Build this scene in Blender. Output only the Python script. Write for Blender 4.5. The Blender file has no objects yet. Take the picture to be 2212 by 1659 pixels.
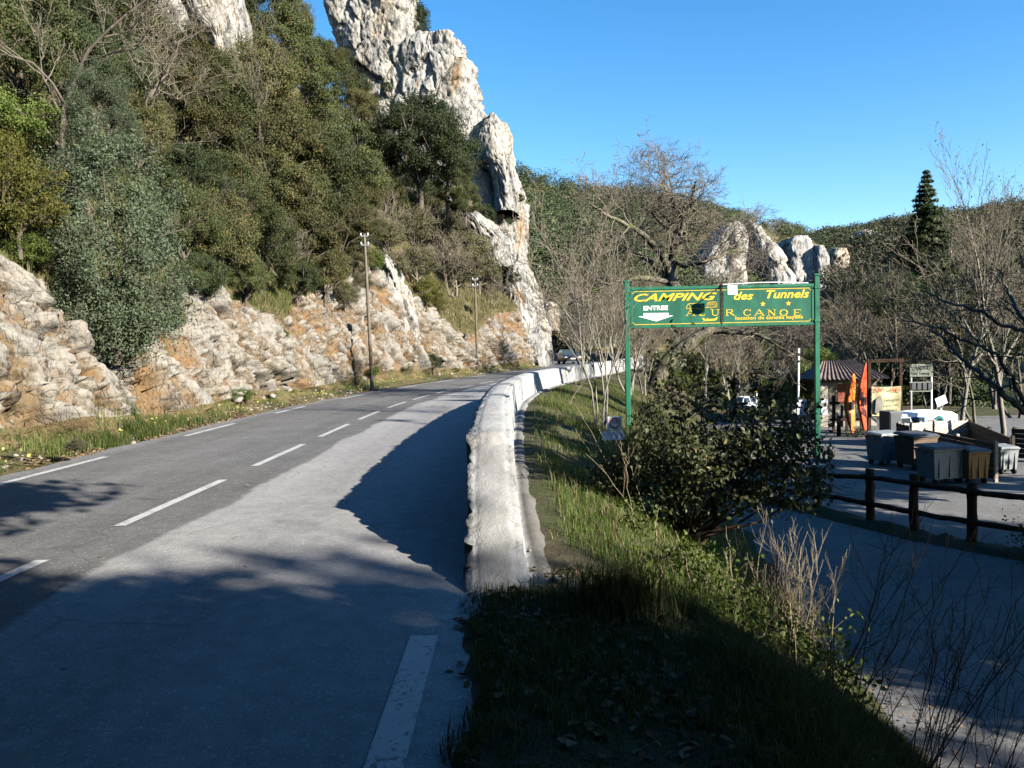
import bpy, bmesh, math
import numpy as np
from mathutils import Vector, Matrix, Quaternion

SC = bpy.context.scene
COL = SC.collection
# ------------------------------------------------------------------ camera, sky, sun, exposure
F, CX, CY, EYE, HOR, ROLL = 1750., 1106., 829.5, 1.7, 760., math.radians(1.2)
PITCH = math.atan((CY - HOR) / F)


def ray(x, y):
    """direction (world) of a point measured on the photograph (2212 x 1659 frame)"""
    u = (x - CX) / F
    v = -(y - CY) / F
    c, s = math.cos(ROLL), math.sin(ROLL)
    u, v = u * c + v * s, -u * s + v * c
    return np.array([u, math.cos(PITCH) + v * math.sin(PITCH), -math.sin(PITCH) + v * math.cos(PITCH)])


def at(x, y, Y):
    d = ray(x, y)
    return d * (Y / d[1]) + np.array([0, 0, EYE])


def gnd(x, y, z=0.):
    d = ray(x, y)
    return d * ((z - EYE) / d[2]) + np.array([0, 0, EYE])


cam = bpy.data.objects.new("camera", bpy.data.cameras.new("camera"))
COL.objects.link(cam)
c_, s_ = math.cos(ROLL), math.sin(ROLL)
r0 = Vector((1, 0, 0)); u0 = Vector((0, math.sin(PITCH), math.cos(PITCH))); f0 = Vector((0, math.cos(PITCH), -math.sin(PITCH)))
R = Matrix((c_ * r0 - s_ * u0, s_ * r0 + c_ * u0, -f0)).transposed()
cam.matrix_world = Matrix.Translation((0, 0, EYE)) @ R.to_4x4()
cam.data.sensor_width = 36
cam.data.lens = F / 2212 * 36
cam.data.clip_start = 0.05
cam.data.clip_end = 5000
SC.camera = cam

SUN_FROM = Vector((1.4, -1.0, 0.80)).normalized()
SUN_EL = math.asin(SUN_FROM.z)
SUN_AZ = math.atan2(SUN_FROM.x, SUN_FROM.y)
W = bpy.data.worlds.new("World")
SC.world = W
W.use_nodes = True
wn = W.node_tree
wn.nodes.clear()
sky = wn.nodes.new("ShaderNodeTexSky")
sky.sky_type = 'NISHITA'
sky.sun_disc = False
sky.sun_elevation = SUN_EL
sky.sun_rotation = SUN_AZ
sky.altitude = 300
sky.air_density = 1.0
sky.dust_density = 0.2
sky.ozone_density = 2.2
hs = wn.nodes.new("ShaderNodeHueSaturation")
hs.inputs["Saturation"].default_value = 1.34
bg = wn.nodes.new("ShaderNodeBackground")
bg.inputs["Strength"].default_value = 0.079
wo = wn.nodes.new("ShaderNodeOutputWorld")
wn.links.new(sky.outputs[0], hs.inputs["Color"])
wn.links.new(hs.outputs[0], bg.inputs["Color"])
wn.links.new(bg.outputs[0], wo.inputs["Surface"])

sun = bpy.data.objects.new("sun", bpy.data.lights.new("sun", 'SUN'))
COL.objects.link(sun)
sun.data.energy = 5.0
sun.data.angle = math.radians(0.55)
sun.data.color = (1.0, 0.93, 0.82)
sun.rotation_euler = (-SUN_FROM).to_track_quat('-Z', 'Y').to_euler()

vs = SC.view_settings
vs.view_transform = 'Standard'
vs.look = 'None'
vs.gamma = 1
vs.exposure = 1.75
cy = SC.cycles
cy.max_bounces = 4
cy.diffuse_bounces = 0
cy.glossy_bounces = 2
cy.transmission_bounces = 2
cy.transparent_max_bounces = 4
cy.sample_clamp_indirect = 4
cy.use_denoising = True

# ------------------------------------------------------------------ helpers: noise
def _hash(ix, iy, iz, seed):
    h = (ix.astype(np.int64) * 374761393 + iy.astype(np.int64) * 668265263 + iz.astype(np.int64) * 2147483647 + seed * 974634777) & 0xffffffff
    h = ((h ^ (h >> 13)) * 1274126177) & 0xffffffff
    h = ((h ^ (h >> 16)) * 2246822519) & 0xffffffff
    h = h ^ (h >> 15)
    return (h & 0xffffff) / float(0xffffff)


def vnoise(P, seed=0):
    P = np.asarray(P, float)
    i = np.floor(P).astype(np.int64)
    f = P - i
    f = f * f * f * (f * (f * 6 - 15) + 10)
    r = 0
    for dx in (0, 1):
        wx = f[:, 0] if dx else 1 - f[:, 0]
        for dy in (0, 1):
            wy = f[:, 1] if dy else 1 - f[:, 1]
            for dz in (0, 1):
                wz = f[:, 2] if dz else 1 - f[:, 2]
                r = r + wx * wy * wz * _hash(i[:, 0] + dx, i[:, 1] + dy, i[:, 2] + dz, seed)
    return r * 2 - 1


def fbm(P, octs=4, seed=0, gain=.5, ridged=False):
    P = np.asarray(P, float)
    a, r, s = 1., 0., 0.
    for o in range(octs):
        n = vnoise(P * 2 ** o + 17.3 * o, seed + o)
        if ridged:
            n = 1 - 2 * np.abs(n)
        r = r + a * n
        s += a
        a *= gain
    return r / s


def worley(P, seed=0):
    """F1, F2 and the id-random of the nearest cell"""
    P = np.asarray(P, float)
    i = np.floor(P).astype(np.int64)
    f1 = np.full(len(P), 9.); f2 = np.full(len(P), 9.); idr = np.zeros(len(P))
    for dx in (-1, 0, 1):
        for dy in (-1, 0, 1):
            for dz in (-1, 0, 1):
                a, b, c = i[:, 0] + dx, i[:, 1] + dy, i[:, 2] + dz
                q = np.stack([a + _hash(a, b, c, seed), b + _hash(a, b, c, seed + 1), c + _hash(a, b, c, seed + 2)], 1)
                d = np.sqrt(((P - q) ** 2).sum(1))
                m = d < f1
                f2 = np.where(m, f1, np.minimum(f2, d))
                idr = np.where(m, _hash(a, b, c, seed + 5), idr)
                f1 = np.where(m, d, f1)
    return f1, f2, idr


def facet(P, seed=0, tilt=1.):
    """angular blocks: every cell of a cellular pattern is a plane of its own tilt"""
    P = np.asarray(P, float)
    i = np.floor(P).astype(np.int64)
    f1 = np.full(len(P), 9.); f2 = np.full(len(P), 9.); val = np.zeros(len(P))
    for dx in (-1, 0, 1):
        for dy in (-1, 0, 1):
            for dz in (-1, 0, 1):
                a, b, c = i[:, 0] + dx, i[:, 1] + dy, i[:, 2] + dz
                q = np.stack([a + _hash(a, b, c, seed), b + _hash(a, b, c, seed + 1), c + _hash(a, b, c, seed + 2)], 1)
                e = P - q
                d = np.sqrt((e ** 2).sum(1))
                m = d < f1
                f2 = np.where(m, f1, np.minimum(f2, d))
                v = (_hash(a, b, c, seed + 5) - .5) + tilt * (e[:, 0] * (_hash(a, b, c, seed + 6) - .5) + e[:, 1] * (_hash(a, b, c, seed + 7) - .5) + e[:, 2] * (_hash(a, b, c, seed + 8) - .5))
                val = np.where(m, v, val)
                f1 = np.where(m, d, f1)
    return val, f2 - f1


def interp(x, tab):
    t = np.array(tab, float)
    return np.interp(x, t[:, 0], t[:, 1])


def sstep(a, b, x):
    t = np.clip((np.asarray(x, float) - a) / (b - a), 0, 1)
    return t * t * (3 - 2 * t)


def unit(v):
    v = np.asarray(v, float)
    return v / np.maximum(np.linalg.norm(v, axis=-1, keepdims=True), 1e-9)


# ------------------------------------------------------------------ helpers: objects
def tag(o, label=None, cat=None, group=None, kind=None):
    if label: o["label"] = label
    if cat: o["category"] = cat
    if group: o["group"] = group
    if kind: o["kind"] = kind
    return o


def link(o, parent=None):
    COL.objects.link(o)
    if parent is not None:
        o.parent = parent
    return o


def thing(name, label, cat, loc=(0, 0, 0), rz=0., group=None):
    o = bpy.data.objects.new(name, None)
    o.empty_display_size = .2
    o.location = [float(v) for v in loc]
    o.rotation_euler = (0, 0, rz)
    return tag(link(o), label, cat, group)


def raw_mesh(name, V, polys, mats, smooth=False, mi=None, attr=None, uv=None):
    """polys: list of index arrays (n,k)"""
    me = bpy.data.meshes.new(name)
    V = np.asarray(V, np.float32)
    polys = [np.asarray(p, np.int32) for p in polys if len(p)]
    me.vertices.add(len(V))
    me.vertices.foreach_set("co", V.ravel())
    loops = np.concatenate([p.ravel() for p in polys])
    tot = np.concatenate([np.full(len(p), p.shape[1], np.int32) for p in polys])
    st = np.concatenate([[0], np.cumsum(tot)[:-1]]).astype(np.int32)
    me.loops.add(len(loops))
    me.loops.foreach_set("vertex_index", loops)
    me.polygons.add(len(tot))
    me.polygons.foreach_set("loop_start", st)
    me.polygons.foreach_set("loop_total", tot)
    if mi is not None:
        me.polygons.foreach_set("material_index", np.asarray(mi, np.int32))
    me.update(calc_edges=True)
    if smooth:
        me.polygons.foreach_set("use_smooth", np.ones(len(tot), bool))
    for k, a in (attr or {}).items():
        at_ = me.attributes.new(k, 'FLOAT', 'POINT')
        at_.data.foreach_set("value", np.asarray(a, np.float32))
    if uv is not None:
        l = me.uv_layers.new(name="UVMap")
        l.data.foreach_set("uv", np.asarray(uv, np.float32)[loops].ravel())
    for m in (mats if isinstance(mats, (list, tuple)) else [mats]):
        me.materials.append(m)
    return me


def mobj(name, me, parent=None, **kw):
    return tag(link(bpy.data.objects.new(name, me), parent), **kw)


def grid_faces(n, k, wrap=False):
    i = np.arange(n - 1)[:, None]
    j = np.arange(k if wrap else k - 1)[None, :]
    j2 = (j + 1) % k
    return np.stack([i * k + j, i * k + j2, (i + 1) * k + j2, (i + 1) * k + j], -1).reshape(-1, 4)


class MB:
    """collects simple solids and links them as one mesh object"""
    def __init__(self):
        self.bm = bmesh.new()

    def box(self, c, s, rz=0., M=None, bev=0., taper=1.):
        hx, hy, hz = s[0] / 2, s[1] / 2, s[2] / 2
        T = M if M is not None else Matrix.Rotation(rz, 4, 'Z')
        vs_ = []
        for dz in (-1, 1):
            k = taper if dz > 0 else 1
            for dx, dy in ((-1, -1), (1, -1), (1, 1), (-1, 1)):
                vs_.append(self.bm.verts.new(Vector(c) + T @ Vector((dx * hx * k, dy * hy * k, dz * hz))))
        fs = [(3, 2, 1, 0), (4, 5, 6, 7), (0, 1, 5, 4), (1, 2, 6, 5), (2, 3, 7, 6), (3, 0, 4, 7)]
        faces = [self.bm.faces.new([vs_[i] for i in f]) for f in fs]
        if bev:
            es = list({e for f in faces for e in f.edges})
            bmesh.ops.bevel(self.bm, geom=es, offset=bev, segments=2, affect='EDGES', profile=.5)
        return self

    def cyl(self, p0, p1, r0, r1=None, n=12):
        r1 = r0 if r1 is None else r1
        p0, p1 = Vector(p0), Vector(p1)
        q = (p1 - p0).to_track_quat('Z', 'Y')
        a, b = [], []
        for i in range(n):
            t = 2 * math.pi * i / n
            d = q @ Vector((math.cos(t), math.sin(t), 0))
            a.append(self.bm.verts.new(p0 + d * r0)); b.append(self.bm.verts.new(p1 + d * r1))
        for i in range(n):
            f = self.bm.faces.new((a[i], a[(i + 1) % n], b[(i + 1) % n], b[i])); f.smooth = True
        self.bm.faces.new(a[::-1]); self.bm.faces.new(b)
        return self

    def prism(self, pts, axis, depth):
        """pts: 3D polygon; extruded by axis*depth"""
        ax = Vector(axis) * depth
        a = [self.bm.verts.new(Vector(p)) for p in pts]
        b = [self.bm.verts.new(Vector(p) + ax) for p in pts]
        n = len(a)
        self.bm.faces.new(a[::-1]); self.bm.faces.new(b)
        for i in range(n):
            self.bm.faces.new((a[i], a[(i + 1) % n], b[(i + 1) % n], b[i]))
        return self

    def loft(self, rings, caps=True, smooth=True):
        rs = [[self.bm.verts.new(Vector(p)) for p in r] for r in rings]
        n = len(rs[0])
        for A, B in zip(rs, rs[1:]):
            for i in range(n):
                f = self.bm.faces.new((A[i], A[(i + 1) % n], B[(i + 1) % n], B[i])); f.smooth = smooth
        if caps:
            self.bm.faces.new(rs[0][::-1]); self.bm.faces.new(rs[-1])
        return self

    def quad(self, *p):
        self.bm.faces.new([self.bm.verts.new(Vector(q)) for q in p])
        return self

    def build(self, name, mat, parent=None, **kw):
        bmesh.ops.recalc_face_normals(self.bm, faces=self.bm.faces)
        me = bpy.data.meshes.new(name)
        self.bm.to_mesh(me)
        self.bm.free()
        me.materials.append(mat)
        return mobj(name, me, parent, **kw)


def copy_tree(root, loc=None, rz=None, scale=None, label=None, group=None):
    r = root.copy()
    COL.objects.link(r)
    if loc is not None: r.location = [float(v) for v in loc]
    if rz is not None: r.rotation_euler = (0, 0, float(rz))
    if scale is not None: r.scale = scale if hasattr(scale, '__len__') else (scale,) * 3
    if label: r["label"] = label
    if group: r["group"] = group
    for ch in KIDS[root.name]:
        c = ch.copy(); COL.objects.link(c); c.parent = r
    return r


KIDS = {}
# ------------------------------------------------------------------ materials
def nmat(name):
    m = bpy.data.materials.new(name)
    m.use_nodes = True
    m.node_tree.nodes.clear()
    return m, m.node_tree


def nd(nt, typ, ins=None, **props):
    n = nt.nodes.new("ShaderNode" + typ)
    for k, v in props.items():
        setattr(n, k, v)
    for k, v in (ins or {}).items():
        s = n.inputs[k]
        if isinstance(v, bpy.types.NodeSocket):
            nt.links.new(v, s)
        elif isinstance(v, (tuple, list)) and len(v) == 3 and s.type == 'RGBA':
            s.default_value = (*v, 1)
        else:
            s.default_value = v
    return n


def ramp(nt, fac, stops):
    n = nd(nt, "ValToRGB", {"Fac": fac})
    e = n.color_ramp.elements
    while len(e) < len(stops):
        e.new(.5)
    for q, (p, c) in zip(e, stops):
        q.position = p
        q.color = (c, c, c, 1) if not hasattr(c, '__len__') else (*c, 1)
    return n.outputs[0]


def mix(nt, fac, a, b, mode='MIX'):
    n = nd(nt, "Mix", data_type='RGBA', blend_type=mode)
    for i, v in ((0, fac), (6, a), (7, b)):
        s = n.inputs[i]
        if isinstance(v, bpy.types.NodeSocket):
            nt.links.new(v, s)
        elif i == 0:
            s.default_value = v
        else:
            s.default_value = (*v, 1)
    return n.outputs[2]


def mth(nt, op, a, b=0., c=0.):
    n = nd(nt, "Math", operation=op)
    for i, v in enumerate((a, b, c)):
        if isinstance(v, bpy.types.NodeSocket): nt.links.new(v, n.inputs[i])
        else: n.inputs[i].default_value = v
    return n.outputs[0]


def pos(nt, sc=(1, 1, 1), rot=(0, 0, 0), obj=False):
    src = nd(nt, "TexCoord").outputs["Object"] if obj else nd(nt, "NewGeometry").outputs["Position"]
    return nd(nt, "Mapping", {"Vector": src, "Scale": sc, "Rotation": rot}).outputs[0]


def noise(nt, vec, scale, detail=5, rough=.55, dist=0.):
    return nd(nt, "TexNoise", {"Vector": vec, "Scale": scale, "Detail": detail, "Roughness": rough, "Distortion": dist}).outputs[0]


def finish(nt, col, rough=.8, bump=None, bstr=.3, bdist=.05, spec=.3, metal=0., trans=None, tfac=.25):
    p = nd(nt, "BsdfPrincipled", {"Base Color": col, "Roughness": rough, "Metallic": metal, "Specular IOR Level": spec})
    if bump is not None:
        b = nd(nt, "Bump", {"Height": bump, "Strength": bstr, "Distance": bdist})
        nt.links.new(b.outputs[0], p.inputs["Normal"])
    out = p.outputs[0]
    if trans is not None:
        t = nd(nt, "BsdfTranslucent", {"Color": trans})
        out = nd(nt, "MixShader", {0: tfac, 1: out, 2: t.outputs[0]}).outputs[0]
    o = nd(nt, "OutputMaterial")
    nt.links.new(out, o.inputs[0])


def plain(name, col, rough=.6, var=.25, scale=6., spec=.3, metal=0., bstr=.15, grain=None):
    """a colour with dirt and grain of its own"""
    m, nt = nmat(name)
    v = pos(nt, grain or (1, 1, 1), obj=True)
    a = noise(nt, v, scale, 6, .6)
    b = noise(nt, v, scale * 7, 3, .6)
    dk = tuple(c * (1 - var) for c in col)
    lt = tuple(min(1, c * (1 + var * .5)) for c in col)
    c1 = mix(nt, ramp(nt, a, [(.3, 0.), (.7, 1.)]), dk, lt)
    r = mth(nt, 'MULTIPLY_ADD', b, .25, rough - .12)
    finish(nt, c1, r, bump=b, bstr=bstr, bdist=.01, spec=spec, metal=metal)
    return m


def leafmat(name, c1, c2, dry=None, dryp=.04, rough=.62, tfac=.22, spec=.14):
    m, nt = nmat(name)
    rnd = nd(nt, "NewGeometry").outputs["Random Per Island"]
    oi = nd(nt, "ObjectInfo").outputs["Random"]
    col = mix(nt, rnd, c1, c2)
    if dry:
        col = mix(nt, ramp(nt, mth(nt, 'FRACT', mth(nt, 'MULTIPLY', rnd, 37.7)), [(1 - dryp, 0.), (1 - dryp + .01, 1.)]), col, dry)
    k = mth(nt, 'MULTIPLY_ADD', oi, .52, .55)
    col = mix(nt, 1., col, nd(nt, "CombineColor", {0: k, 1: k, 2: k}).outputs[0], 'MULTIPLY')
    tr = mix(nt, 1., col, (1.5, 1.7, .7), 'MULTIPLY')
    finish(nt, col, rough, spec=spec, trans=tr, tfac=tfac)
    return m


def barkmat(name, c1, c2, lich=None):
    m, nt = nmat(name)
    v = pos(nt, (1, 1, .35), obj=True)
    n = noise(nt, v, 9, 6, .65)
    col = mix(nt, ramp(nt, n, [(.3, 0.), (.68, 1.)]), c1, c2)
    if lich:
        col = mix(nt, ramp(nt, noise(nt, pos(nt, obj=True), 2.2, 4), [(.5, 0.), (.62, 1.)]), col, lich)
    finish(nt, col, .9, bump=n, bstr=.5, bdist=.03, spec=.15)
    return m


def rockmat(name, base, warm, grey, cover=True, streak=.5, crack=1., sc=1., soil=(.16, .11, .06), veg=(.075, .085, .03), tilt=0., stone=False, bk=1.):
    m, nt = nmat(name)
    p0 = pos(nt)
    ps = pos(nt, (1 * sc, 1 * sc, streak * sc), (0, tilt, 0))
    big = noise(nt, ps, .22, 4, .6, .6)
    med = noise(nt, ps, 1.1, 7, .65, .4)
    fine = noise(nt, ps, 5.5, 6, .7)
    col = mix(nt, ramp(nt, big, [(.42, 0.), (.62, 1.)]), base, warm)
    col = mix(nt, ramp(nt, med, [(.46, 0.), (.66, .9)]), col, grey)
    col = mix(nt, ramp(nt, noise(nt, ps, .7, 5, .6, 1.), [(.60, 0.), (.70, .8)]), col, tuple(w * k for w, k in zip(warm, (1.0, .72, .45))))
    def vein(sc_, det, wdt, dist):
        n = noise(nt, ps, sc_, det, .55, dist)
        return ramp(nt, mth(nt, 'ABSOLUTE', mth(nt, 'SUBTRACT', n, .5)), [(0., 0.), (wdt, 1.)])
    vor = vein(.9, 4, .020, .8)
    vor2 = vein(2.6, 4, .030, .5)
    ck = mth(nt, 'MULTIPLY', mth(nt, 'MULTIPLY_ADD', vor, .62, .38), mth(nt, 'MULTIPLY_ADD', vor2, .40, .60))
    fin = ramp(nt, fine, [(.25, .72), (.6, 1.05)])
    pit = noise(nt, ps, 3.1, 5, .6, .3)
    fin = mth(nt, 'MULTIPLY', fin, ramp(nt, pit, [(.56, 1.), (.66, .42)]))
    k = mth(nt, 'MULTIPLY', mth(nt, 'POWER', ck, crack * .6), fin)
    col = mix(nt, 1., col, nd(nt, "CombineColor", {0: k, 1: k, 2: k}).outputs[0], 'MULTIPLY')
    h = mth(nt, 'ADD', mth(nt, 'MULTIPLY', med, .6), mth(nt, 'ADD', mth(nt, 'MULTIPLY', fine, .35), mth(nt, 'MULTIPLY', mth(nt, 'ADD', vor, vor2), .10)))
    if stone:
        st = nd(nt, "Attribute", attribute_name="stone").outputs["Fac"]
        st = mth(nt, 'ADD', st, mth(nt, 'MULTIPLY_ADD', fine, .5, -.25))
        earth = mix(nt, ramp(nt, big, [(.40, 0.), (.58, 1.)]), (0.145, 0.106, 0.063), (0.163, 0.099, 0.048))
        col = mix(nt, ramp(nt, st, [(.30, 1.), (.46, 0.)]), col, mix(nt, 1., earth, nd(nt, "CombineColor", {0: fin, 1: fin, 2: fin}).outputs[0], 'MULTIPLY'))
        col = mix(nt, ramp(nt, st, [(.66, 0.), (.9, .6)]), col, (0.246, 0.236, 0.211))
    if cover:
        at_ = nd(nt, "Attribute", attribute_name="cover").outputs["Fac"]
        cn = noise(nt, p0, 1.3, 6, .65)
        cf = mth(nt, 'ADD', at_, mth(nt, 'MULTIPLY_ADD', cn, 1.1, -.55))
        vg = mix(nt, ramp(nt, noise(nt, p0, 2.4, 5, .6), [(.42, 0.), (.6, 1.)]), soil, veg)
        vg = mix(nt, ramp(nt, noise(nt, p0, 14, 3, .7), [(.5, 0.), (.75, .6)]), vg, (.15, .13, .065))
        col = mix(nt, ramp(nt, cf, [(.45, 0.), (.6, 1.)]), col, vg)
    finish(nt, col, .9, bump=h, bstr=.9, bdist=.22 / sc * bk, spec=.15)
    return m


M = {}
M['rock_cut'] = rockmat('rock_cut', (.172, .142, .104), (.160, .110, .066), (.130, .122, .106), sc=1.6, stone=True, streak=.55, tilt=.5, crack=1.8, soil=(.110, .078, .042), veg=(.062, .068, .023))
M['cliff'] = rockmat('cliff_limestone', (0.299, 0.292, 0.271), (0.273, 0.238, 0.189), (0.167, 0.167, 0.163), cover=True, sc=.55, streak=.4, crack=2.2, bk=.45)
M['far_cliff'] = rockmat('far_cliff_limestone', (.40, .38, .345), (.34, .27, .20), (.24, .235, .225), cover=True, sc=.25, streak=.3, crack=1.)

# asphalt: uv = (offset from centre line, arc length)
def asphalt(name, uvroad=True, base=.112):
    m, nt = nmat(name)
    p0 = pos(nt)
    fine = noise(nt, p0, 95, 2, .7)
    agg = nd(nt, "TexVoronoi", {"Vector": p0, "Scale": 75.}).outputs["Color"]
    big = noise(nt, p0, .9, 6, .62)
    k = ramp(nt, big, [(.3, base * .82), (.7, base * 1.1)])
    if uvroad:
        uv = nd(nt, "TexCoord").outputs["UV"]
        sx = nd(nt, "SeparateXYZ", {0: uv})
        u, v = sx.outputs[0], sx.outputs[1]
        wob = mth(nt, 'MULTIPLY_ADD', noise(nt, nd(nt, "Mapping", {"Vector": uv, "Scale": (.0, .35, 1)}).outputs[0], 1., 5, .6), .7, -.1)
        lane = ramp(nt, mth(nt, 'SUBTRACT', u, wob), [(.40, 0.), (.47, 1.)])
        pale = mth(nt, 'MULTIPLY', lane, .115)
        # darker joint strip beside the centre line, pale wheel tracks
        st = mth(nt, 'MULTIPLY', ramp(nt, mth(nt, 'ABSOLUTE', mth(nt, 'SUBTRACT', u, -1.6)), [(.1, 1.), (.7, 0.)]), .018)
        streak = noise(nt, nd(nt, "Mapping", {"Vector": uv, "Scale": (3.2, .12, 1)}).outputs[0], 1., 5, .6)
        k = mth(nt, 'ADD', k, mth(nt, 'ADD', pale, mth(nt, 'ADD', st, mth(nt, 'MULTIPLY_ADD', streak, .06, -.03))))
        dust = ramp(nt, u, [(.0, 0.), (1., 0.)])
        edge = ramp(nt, mth(nt, 'MULTIPLY', mth(nt, 'ABSOLUTE', u), .25), [(.78, 0.), (.9, 1.)])
        k = mth(nt, 'MULTIPLY_ADD', mth(nt, 'MULTIPLY', edge, noise(nt, p0, 3, 4)), .09, k)
    mot = noise(nt, p0, 5.5, 7, .72)
    k = mth(nt, 'MULTIPLY', k, ramp(nt, mot, [(.3, .80), (.68, 1.15)]))
    if uvroad:
        for cx_, wd_, am in ((.95, .35, .035), (2.55, .35, .03), (-.85, .3, .02), (-2.45, .3, .022)):
            k = mth(nt, 'ADD', k, mth(nt, 'MULTIPLY', ramp(nt, mth(nt, 'ABSOLUTE', mth(nt, 'SUBTRACT', u, cx_)), [(0., 1.), (wd_, 0.)]), mth(nt, 'MULTIPLY', big, am)))
        oil = mth(nt, 'MULTIPLY', ramp(nt, mth(nt, 'ABSOLUTE', mth(nt, 'SUBTRACT', u, 1.75)), [(.05, 1.), (.45, 0.)]), noise(nt, nd(nt, "Mapping", {"Vector": uv, "Scale": (4., .5, 1)}).outputs[0], 1., 6, .7))
        k = mth(nt, 'SUBTRACT', k, mth(nt, 'MULTIPLY', oil, .05))
    k = mth(nt, 'MULTIPLY', k, mth(nt, 'MULTIPLY_ADD', fine, 1.3, .35))
    spk = ramp(nt, nd(nt, "SeparateColor", {0: agg}).outputs[0], [(.93, 0.), (.98, .12)])
    k = mth(nt, 'ADD', k, spk)
    col = nd(nt, "CombineColor", {0: mth(nt, 'MULTIPLY', k, 1.0), 1: mth(nt, 'MULTIPLY', k, .985), 2: mth(nt, 'MULTIPLY', k, .96)}).outputs[0]
    crk = nd(nt, "TexVoronoi", {"Vector": mix(nt, .12, p0, nd(nt, "TexNoise", {"Vector": p0, "Scale": 2.5, "Detail": 5}).outputs["Color"]), "Scale": .55}, feature='DISTANCE_TO_EDGE').outputs["Distance"]
    ck = mth(nt, 'MULTIPLY', ramp(nt, crk, [(0., 1.), (.008, 0.)]), ramp(nt, noise(nt, p0, .45, 3), [(.50, 0.), (.62, .45)]))
    col = mix(nt, ck, col, (.03, .03, .03))
    finish(nt, col, mth(nt, 'MULTIPLY_ADD', fine, .2, .68), bump=fine, bstr=.5, bdist=.008, spec=.10)
    return m

M['asphalt'] = asphalt('road_asphalt')
M['drive'] = asphalt('driveway_asphalt', False, .14)

def linemat():
    m, nt = nmat('road_paint')
    p0 = pos(nt)
    n = noise(nt, p0, 26, 6, .75)
    n2 = noise(nt, p0, 2.2, 4, .6)
    w = mth(nt, 'ADD', n, mth(nt, 'MULTIPLY_ADD', n2, .5, -.25))
    col = mix(nt, ramp(nt, w, [(.37, 1.), (.46, 0.)]), mix(nt, noise(nt, p0, 5), (.34, .34, .33), (.46, .46, .45)), (.13, .13, .13))
    finish(nt, col, .6, bump=noise(nt, p0, 80, 2), bstr=.3, bdist=.005)
    return m
M['line'] = linemat()

def groundmat():
    m, nt = nmat('bank_soil')
    p0 = pos(nt)
    a = noise(nt, p0, .8, 6, .65); b = noise(nt, p0, 5, 6, .7); c = noise(nt, p0, 30, 3, .7)
    col = mix(nt, ramp(nt, a, [(.4, 0.), (.6, 1.)]), (.075, .060, .040), (.045, .055, .020))
    col = mix(nt, ramp(nt, b, [(.5, 0.), (.7, .7)]), col, (.10, .085, .055))
    col = mix(nt, ramp(nt, c, [(.6, 0.), (.75, .7)]), col, (.16, .145, .12))
    finish(nt, col, .95, bump=mth(nt, 'ADD', b, mth(nt, 'MULTIPLY', c, .4)), bstr=.8, bdist=.06, spec=.1)
    return m
M['ground'] = groundmat()

def gravelmat(name, c1, c2, sc=28.):
    m, nt = nmat(name)
    p0 = pos(nt)
    v = nd(nt, "TexVoronoi", {"Vector": p0, "Scale": sc})
    r = nd(nt, "SeparateColor", {0: v.outputs["Color"]}).outputs[0]
    col = mix(nt, r, c1, c2)
    col = mix(nt, ramp(nt, noise(nt, p0, 2.2, 5, .6), [(.5, 0.), (.7, .6)]), col, tuple(q * .5 for q in c1))
    finish(nt, col, .9, bump=v.outputs["Distance"], bstr=.7, bdist=.03, spec=.15)
    return m
M['gravel'] = gravelmat('verge_gravel', (.075, .068, .058), (.17, .155, .135), 40.)

def wallmat():
    """rendered stone parapet; uv = (across, along), attribute rough = quarry-faced stone"""
    m, nt = nmat('parapet_stone')
    p0 = pos(nt)
    uv = nd(nt, "TexCoord").outputs["UV"]
    a = noise(nt, p0, 1.4, 6, .6); b = noise(nt, p0, 11, 6, .7); c = noise(nt, p0, 60, 3, .7)
    edge = nd(nt, "Attribute", attribute_name="edge").outputs["Fac"]
    near = nd(nt, "Attribute", attribute_name="cement").outputs["Fac"]
    white = mix(nt, ramp(nt, b, [(.35, 0.), (.7, 1.)]), (.285, .286, .277), (.40, .402, .392))
    cem = mix(nt, ramp(nt, a, [(.35, 0.), (.7, 1.)]), (.195, .193, .183), (.27, .267, .255))
    v = nd(nt, "TexVoronoi", {"Vector": mix(nt, .1, p0, nd(nt, "TexNoise", {"Vector": p0, "Scale": 6., "Detail": 3}).outputs["Color"]), "Scale": 3.6})
    st = mth(nt, 'MULTIPLY', ramp(nt, nd(nt, "SeparateColor", {0: v.outputs["Color"]}).outputs[1], [(.45, 0.), (.5, 1.)]), edge)
    f = mth(nt, 'MULTIPLY', near, mth(nt, 'SUBTRACT', 1., st))
    col = mix(nt, f, white, cem)
    col = mix(nt, ramp(nt, c, [(.22, .8), (.36, 0.)]), col, (.12, .11, .09))
    dirt = nd(nt, "Attribute", attribute_name="dirt").outputs["Fac"]
    col = mix(nt, mth(nt, 'MULTIPLY', dirt, ramp(nt, a, [(.25, .6), (.6, 1.)])), col, (.115, .108, .095))
    jt = nd(nt, "TexVoronoi", {"Vector": mix(nt, .12, p0, nd(nt, "TexNoise", {"Vector": p0, "Scale": 5., "Detail": 4}).outputs["Color"]), "Scale": 3.4}, feature='DISTANCE_TO_EDGE').outputs["Distance"]
    col = mix(nt, mth(nt, 'MULTIPLY', ramp(nt, jt, [(.0, .75), (.035, 0.)]), edge), col, (.10, .092, .08))
    grim = noise(nt, p0, 3.3, 7, .7)
    col = mix(nt, ramp(nt, grim, [(.50, 0.), (.72, .55)]), col, (.17, .165, .145))
    stain = noise(nt, pos(nt, (2.5, 2.5, .5)), 1.2, 6, .7, .5)
    col = mix(nt, ramp(nt, stain, [(.56, 0.), (.75, .45)]), col, (.13, .12, .10))
    finish(nt, col, .9, bump=mth(nt, 'ADD', b, mth(nt, 'MULTIPLY', c, .5)), bstr=.6, bdist=.03, spec=.15)
    return m
M['wall'] = wallmat()

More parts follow.
